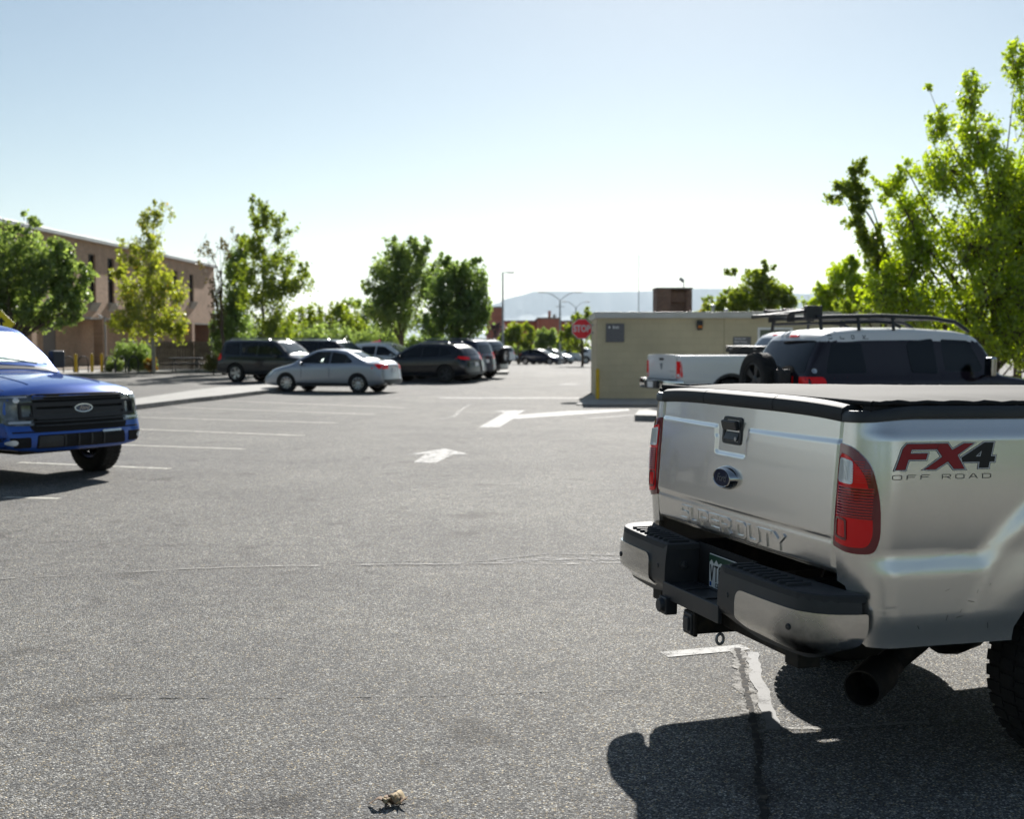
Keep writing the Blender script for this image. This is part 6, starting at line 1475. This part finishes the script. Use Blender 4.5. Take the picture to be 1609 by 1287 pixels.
tree('broadleaf_tree', 'large dense green tree at the far left edge above the blue pickup', 44, 18, [(-60, 430, 90, 70), (20, 400, 62, 52), (10, 470, 75, 42), (78, 430, 42, 38), (112, 455, 30, 24), (60, 490, 45, 25), (-20, 365, 45, 30), (38, 350, 26, 18, 300), (90, 395, 32, 26), (118, 430, 26, 26), (125, 475, 22, 20), (100, 490, 34, 22)], 25312, 0.096, LF_GREEN, seed=11, trunk=.2, clump=.34)
tree('aspen', 'slender yellow-green aspen with pale trunk before the brick wall', 62, 242, [(232, 500, 52, 30), (215, 455, 48, 34), (262, 450, 36, 32), (236, 400, 44, 30), (245, 355, 26, 24, 500), (246, 322, 14, 16, 120), (200, 375, 16, 14, 90), (275, 505, 26, 28), (190, 500, 26, 22), (188, 420, 20, 20, 250), (268, 330, 8, 22, 60)], 11070, 0.096, LF_ASPEN, BARKP, seed=12, trunk=.11, clump=.40)
tree('aspen', 'tall aspen with high rounded top right of the half-bare tree', 61, 412, [(410, 335, 22, 26, 700), (440, 352, 30, 22, 600), (396, 380, 24, 26), (425, 405, 42, 28), (455, 440, 42, 26), (420, 465, 52, 34), (440, 510, 50, 30), (480, 425, 16, 12, 150), (385, 430, 24, 26), (400, 310, 8, 8, 60)], 11070, 0.096, LF_MID, BARKP, seed=13, trunk=.11, clump=.38)
tree('spruce', 'dark green shaggy evergreen just left of the tall aspen', 63, 372, [(372, 520, 30, 38), (368, 465, 27, 36), (372, 415, 20, 34), (380, 385, 12, 20, 250), (350, 520, 22, 36)], 10125, 0.096, LF_DARK, seed=14, trunk=.14, clump=.4)
tree('half_bare_tree', 'thinning tree with bare brown twigs left of the dark evergreen', 60, 352, [(330, 400, 30, 34), (350, 385, 26, 24), (318, 375, 16, 18, 200), (345, 440, 30, 34), (338, 490, 26, 36), (365, 365, 14, 16, 120)], 2025, 0.084, leafmat('leaf_brownish', (.07, .06, .02), (.12, .11, .03), .4), seed=15, trunk=.12, bare=.55)
tree('broadleaf_tree', 'light green low tree behind the silver sedan', 78, 520, [(500, 515, 32, 32), (520, 498, 34, 28), (545, 515, 36, 30), (560, 500, 30, 26), (485, 500, 26, 26), (530, 480, 22, 16), (475, 515, 26, 26), (455, 530, 26, 22)], 7020, 0.113, LF_MID, seed=16, trunk=.12)
tree('broadleaf_tree', 'mid-green low tree between the sedan roof and the poplar', 84, 575, [(575, 512, 34, 30), (555, 528, 32, 22), (600, 520, 32, 24), (545, 482, 24, 18), (580, 488, 20, 18), (610, 505, 24, 22)], 5670, 0.124, LF_GREEN, seed=17, trunk=.12)
tree('poplar', 'tall green poplar with pointed tops behind the black crossover', 60, 630, [(625, 395, 30, 26), (612, 430, 40, 34), (655, 400, 26, 28), (640, 440, 44, 40), (625, 485, 52, 34), (600, 470, 30, 30), (650, 376, 9, 12, 120), (672, 384, 9, 14, 120), (678, 430, 20, 34), (575, 445, 10, 16, 120)], 15525, 0.096, LF_GREEN, seed=18, trunk=.16, clump=.36)
tree('maple', 'dark round maple overlapping the poplar from the right', 56, 722, [(712, 425, 34, 24), (735, 440, 36, 32), (700, 460, 36, 36), (745, 475, 34, 30), (722, 505, 52, 28), (690, 500, 30, 28), (765, 490, 14, 18, 200), (700, 405, 12, 10, 150), (748, 412, 12, 10, 120)], 15525, 0.096, LF_DARK, seed=19, trunk=.16, clump=.36)
tree('broadleaf_tree', 'small round tree left of centre between the maple and far hedge', 112, 815, [(805, 520, 22, 18), (822, 522, 20, 18), (795, 535, 16, 14), (830, 540, 16, 12)], 3510, 0.158, LF_MID, seed=20, trunk=.12)
tree('broadleaf_tree', 'small dark round tree under the double-arm lamp', 120, 862, [(858, 530, 20, 18), (872, 526, 14, 14), (846, 538, 12, 12), (880, 540, 12, 12)], 3510, 0.158, LF_GREEN, seed=21, trunk=.12)
tree('broadleaf_tree', 'bright green tree right behind the stop sign', 95, 915, [(915, 500, 18, 16), (900, 515, 18, 18), (930, 510, 18, 22), (905, 535, 24, 16), (925, 488, 8, 8, 60), (890, 528, 12, 14)], 4590, 0.124, LF_MID, seed=22, trunk=.12)
tree('tall_shrub', 'purplish twiggy small tree beside the tall reddish building end', 130, 778, [(778, 510, 10, 18), (772, 530, 12, 16), (786, 528, 9, 14)], 1215, 0.146, leafmat('leaf_purple', (.06, .035, .04), (.12, .08, .07), .3), seed=23, bare=.3)
tree('broadleaf_tree', 'green tree rising behind the right end of the tan roof', 52, 1200, [(1190, 445, 34, 26), (1215, 460, 34, 26), (1160, 470, 34, 20), (1240, 470, 18, 22), (1125, 478, 26, 14), (1185, 490, 60, 20), (1148, 425, 12, 10, 120), (1205, 418, 14, 10, 150)], 9450, 0.096, LF_MID, seed=24, trunk=.14, clump=.36)
tree('shrub', 'small light green bush top peeking over the tan roof', 56, 1135, [(1118, 485, 22, 14), (1140, 482, 22, 14), (1100, 492, 12, 8)], 2025, 0.096, LF_ASPEN, seed=25, trunk=.08)
tree('broadleaf_tree', 'pale green tree between the tan roof and the big maple', 42, 1320, [(1325, 425, 30, 24), (1300, 450, 26, 26), (1350, 455, 40, 34), (1310, 485, 50, 24), (1380, 485, 40, 28), (1290, 480, 28, 20), (1345, 410, 14, 10, 200)], 11475, 0.079, LF_MAPLE, seed=26, trunk=.12, clump=.36)
tree('maple', 'big sunlit yellow-green maple at the right edge with an open top', 27, 1560, [(1525, 140, 26, 40, 900), (1475, 190, 30, 30, 800), (1540, 210, 50, 46), (1595, 90, 24, 40, 800), (1620, 160, 40, 60), (1490, 260, 55, 44), (1560, 290, 70, 55), (1400, 290, 34, 26, 900), (1440, 330, 50, 40), (1520, 370, 90, 55), (1610, 330, 60, 80), (1440, 410, 60, 40), (1540, 450, 95, 50), (1630, 430, 80, 80), (1450, 475, 70, 36), (1560, 520, 110, 40), (1680, 300, 80, 130), (1690, 480, 90, 80), (1400, 445, 50, 38), (1440, 380, 40, 36), (1462, 140, 10, 12, 90), (1420, 262, 14, 12, 150)], 58000, .056, LF_MAPLE, seed=27, trunk=.16, clump=.34, trf=.5, per=34)
tree('maple', 'separate darker green leafy limb reaching up left of the big sunlit maple', 29, 1395, [(1345, 265, 18, 20, 600), (1315, 300, 24, 18, 700), (1335, 285, 20, 18, 500), (1342, 335, 20, 24, 700), (1366, 375, 24, 26, 800), (1350, 310, 22, 26, 800), (1358, 355, 22, 26, 700), (1375, 395, 28, 28, 900), (1400, 425, 36, 28, 1200), (1425, 460, 40, 30, 1200), (1385, 470, 40, 28, 1200), (1345, 485, 40, 22, 900)], 7200, 0.062, LF_MID, seed=28, trunk=.13, clump=.34)
tree('blue_spruce', 'bluish spruce glimpsed behind the top of the big maple', 40, 1600, [(1602, 300, 26, 34), (1600, 360, 46, 44), (1600, 440, 60, 50)], 8775, 0.090, LF_CONIF, seed=29, trunk=.16)
tree('hedge', 'dark rounded hedge beside the brick wall behind the bike racks', 63.5, 205, [(205, 555, 32, 24), (190, 560, 20, 22), (222, 562, 20, 20), (232, 570, 14, 14)], 7425, 0.068, LF_DARK, seed=30, trunk=.05, cat='hedge', group=None, clump=.45, zbase=.1)
tree('shrub', 'low mid-green bush before the dark hedge', 61.5, 185, [(183, 572, 16, 12), (172, 576, 8, 8)], 2025, 0.056, LF_GREEN, seed=31, trunk=.04, cat='shrub', group=None, clump=.5, zbase=.1)
tree('shrub', 'feathery straw-coloured shrub at the tail of the dark grey SUV', 61, 336, [(335, 568, 13, 15), (328, 575, 9, 8)], 1755, 0.062, LF_GRASS, seed=32, trunk=.04, cat='shrub', group=None, clump=.5, zbase=.1)
tree('shrub', 'rust and green shrub between the hedge and the aspen trunk', 62.5, 236, [(236, 572, 10, 12), (243, 577, 6, 6)], 1215, 0.056, leafmat('leaf_rust', (.10, .06, .012), (.20, .12, .02), .4), seed=33, trunk=.04, cat='shrub', group=None, clump=.5, zbase=.1)
tree('flowering_shrub', 'pink flowering shrubs between the sedan roof and black crossover', 66, 600, [(590, 545, 14, 9), (605, 548, 12, 8), (578, 550, 10, 7)], 1890, 0.068, LF_FLOWER, seed=34, trunk=.05, cat='shrub', group=None, clump=.5)
tree('shrub', 'tall green shrub mass behind the grey SUV roof', 70, 430, [(400, 525, 44, 34), (450, 530, 40, 32), (490, 530, 32, 30), (360, 545, 34, 28), (530, 532, 36, 26), (568, 535, 32, 24), (610, 530, 30, 24)], 17550, 0.090, LF_GREEN, seed=35, trunk=.08, cat='shrub', group=None, clump=.45)
tree('shrub', 'dark shrub row behind the roofs of the navy SUVs', 72, 690, [(640, 540, 34, 20), (680, 538, 34, 22), (720, 540, 34, 20), (755, 545, 20, 14)], 7425, 0.096, LF_DARK, seed=36, trunk=.08, cat='shrub', group=None, clump=.45)
tree('shrub', 'far green hedge running behind the distant parked cars', 138, 860, [(800, 548, 20, 12), (830, 550, 20, 10), (862, 552, 20, 9), (895, 550, 20, 11), (925, 548, 18, 12)], 4860, 0.146, LF_GREEN, seed=37, trunk=.08, cat='hedge', group=None, clump=.45)
tree('shrub', 'leafy green mass behind the plum vehicle and under the maple', 33, 1560, [(1530, 530, 70, 36), (1620, 540, 70, 40), (1460, 515, 60, 26), (1700, 540, 80, 50)], 12150, 0.062, LF_MID, seed=38, trunk=.08, cat='shrub', group=None, clump=.42)

# unseen trees behind the camera, added and shaped to darken reflections and shadows
def unseen_tree_belt():
    nr = np.random.default_rng(5); P = []
    for i in range(46):
        a = R(165 + i * 3.6 + (0 if i < 36 else 34)); rr_ = 42 + nr.uniform(-5, 8); c = np.array([math.cos(a) * rr_ * 1.1, math.sin(a) * rr_ * .9 - 4, nr.uniform(3.0, 5.0)]); s_ = np.array([3.4, 3.4, nr.uniform(3.0, 4.6)])
        u = nr.normal(size=(420, 3)); u /= np.linalg.norm(u, axis=1)[:, None]; P.append(c + u * s_ * nr.uniform(.6, 1, (420, 1)))
    P = np.concatenate(P); P = P[P[:, 2] > .2]; me = leaves_mesh('unseen_tree_belt', P, .42, 3); me.materials.append(LF_DARK); o = link('unseen_tree_belt', me); o['kind'] = 'stuff'
unseen_tree_belt()

# curled dry leaves lying on the asphalt in front
def dry_leaf():
    p = G(616, 1264); rr = random.Random(2); t = thing('dry_leaf', 'curled tan dry leaf cluster lying on the asphalt at the bottom edge', 'leaf', p)
    for k in range(9):
        mb = MB(); a = rr.uniform(0, 6.28); ln = rr.uniform(.045, .085); vs = []; c = Vector((rr.uniform(-.05, .05), rr.uniform(-.03, .03), 0))
        for i in range(7):
            f = i / 6; w_ = .015 * math.sin(math.pi * min(f + .08, 1)) + .001; z = .006 + .026 * math.sin(f * 3.1 + k) ** 2
            dx, dy = math.cos(a), math.sin(a); q = c + Vector((dx * ln * (f - .5), dy * ln * (f - .5), z))
            for sg in (-1, 0, 1): vs.append(q + Vector((-dy * w_ * sg, dx * w_ * sg, abs(sg) * .006 * (1 if k % 2 else .3))))
        mb.add(vs, [(3 * i + j, 3 * i + j + 1, 3 * i + j + 4, 3 * i + j + 3) for i in range(6) for j in (0, 1)])
        mb.build('leaf_blade', mat('dry_leaf_%d' % k, (.42, .33, .20) if k % 2 else (.16, .10, .06), .8), t, 60, solid=.001)
dry_leaf()
